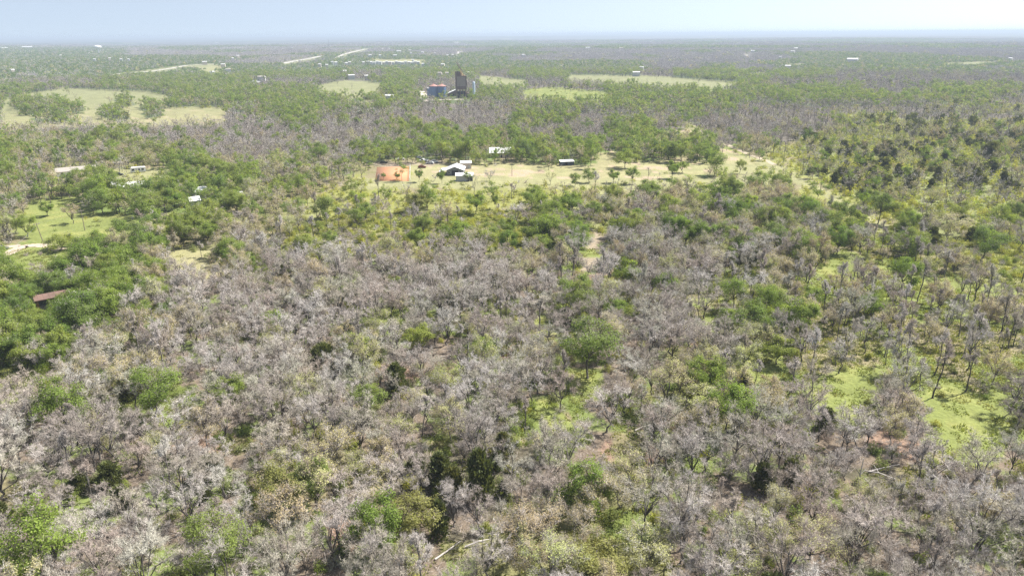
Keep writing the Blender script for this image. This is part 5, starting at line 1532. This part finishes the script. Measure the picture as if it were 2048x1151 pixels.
for (r0, r1, size, seed, sc) in ((1480, 3000, 24, 31, (.8, 1.1)), (3000, 7000, 34, 32, (1.0, 1.5))):
    X, Y = cells(r0, r1, size, seed=seed)
    ok = clear_of(X, Y, 10); X, Y = X[ok], Y[ok]
    Z = terrain(X, Y)
    zi = zone(X, Y, Z + 3, jitter=False)
    g = np.random.default_rng(seed)
    L = np.array(list(ZL))[zi]
    op = np.isin(L, ['P', 'M', 'L', 'T'])
    keep = ~op | (g.uniform(size=len(X)) < .0)
    L = np.where((L == 'N') & (noise(X, Y * .5, 210, 95, 2) > .57), 'E', L)
    pick = np.where(np.isin(L, ['E', 'G']), g.integers(3, 6, len(X)), np.where(g.uniform(size=len(X)) < .2, g.integers(6, 8, len(X)), g.integers(0, 3, len(X))))
    s = g.uniform(sc[0], sc[1], len(X))
    rows.append(np.stack([X, Y, Z - .3, g.uniform(0, 6.28, len(X)), s, s * g.uniform(.8, 1.1, len(X)), pick], 1)[keep])
scatter_stuff('distant_woodland', far_col, np.concatenate(rows), None)

# ------------------------------------------------------------------ grass tufts and dead brush on the near ground
tuft_col = bpy.data.collections.new('tufts')
for i in range(6):
    g = np.random.default_rng(70 + i)
    n = 46
    b = np.concatenate([g.uniform(-1.1, 1.1, (n, 2)), np.zeros((n, 1))], 1)
    if i < 4:
        e = b + np.concatenate([g.normal(size=(n, 2)) * .22, g.uniform(.12, .42, (n, 1))], 1)
        v, f = blades(b, e, g.uniform(.10, .26, n), g); mt = MAT['drygrass']
    else:
        e = b + np.concatenate([g.normal(size=(n, 2)) * .75, g.uniform(.05, .6, (n, 1))], 1)
        v, f = blades(b, e, g.uniform(.03, .07, n), g); mt = MAT['litter']
    tuft_col.objects.link(bpy.data.objects.new('tuft_%d' % i, mesh_from('tuft', v, [f], [mt])))
X, Y = cells(74, 300, 1.55, seed=51)
Z = terrain(X, Y)
L = np.array(list(ZL))[zone(X, Y, Z)]
g = np.random.default_rng(52)
u = g.uniform(size=len(X))
green = noise(X, Y, 6, 53, 2)
isb = np.isin(L, ['B', 'D'])
keep = np.where(isb, u < .55, np.where(np.isin(L, ['K', 'b', 'g']), u < .75, np.where(L == 'M', u < .3, np.where(np.isin(L, ['P', 'L']), u < .06, u < .5))))
pick = np.where(isb & (green < .6), g.integers(4, 6, len(X)), g.integers(0, 4, len(X)))
s = g.uniform(.7, 1.3, len(X))
rows = np.stack([X, Y, Z, g.uniform(0, 6.28, len(X)), s, s * g.uniform(.6, 1.5, len(X)), pick], 1)[keep]
scatter_stuff('ground_cover', tuft_col, rows, None)

# ------------------------------------------------------------------ the air: even haze round the whole scene
def build_haze():
    m = bpy.data.materials.new('haze'); m.use_nodes = True
    nt = m.node_tree
    for n in list(nt.nodes):
        if n.type == 'BSDF_PRINCIPLED': nt.nodes.remove(n)
    pv = nt.nodes.new('ShaderNodeVolumePrincipled')
    pv.inputs['Color'].default_value = (.53, .63, .75, 1)
    pv.inputs['Density'].default_value = HAZE
    pv.inputs['Anisotropy'].default_value = .1
    nt.links.new(pv.outputs[0], nt.nodes['Material Output'].inputs['Volume'])
    w, top = 48000, 86.0
    v = [(x, y, z) for x in (-w, w) for y in (-w, w) for z in (-1.5, top)]
    f = np.array([(0, 1, 3, 2), (4, 6, 7, 5), (0, 4, 5, 1), (2, 3, 7, 6), (0, 2, 6, 4), (1, 5, 7, 3)])
    tag(obj('haze', mesh_from('haze', np.array(v, float), [f], [m])), kind='stuff')
if HAZE > 0: build_haze()
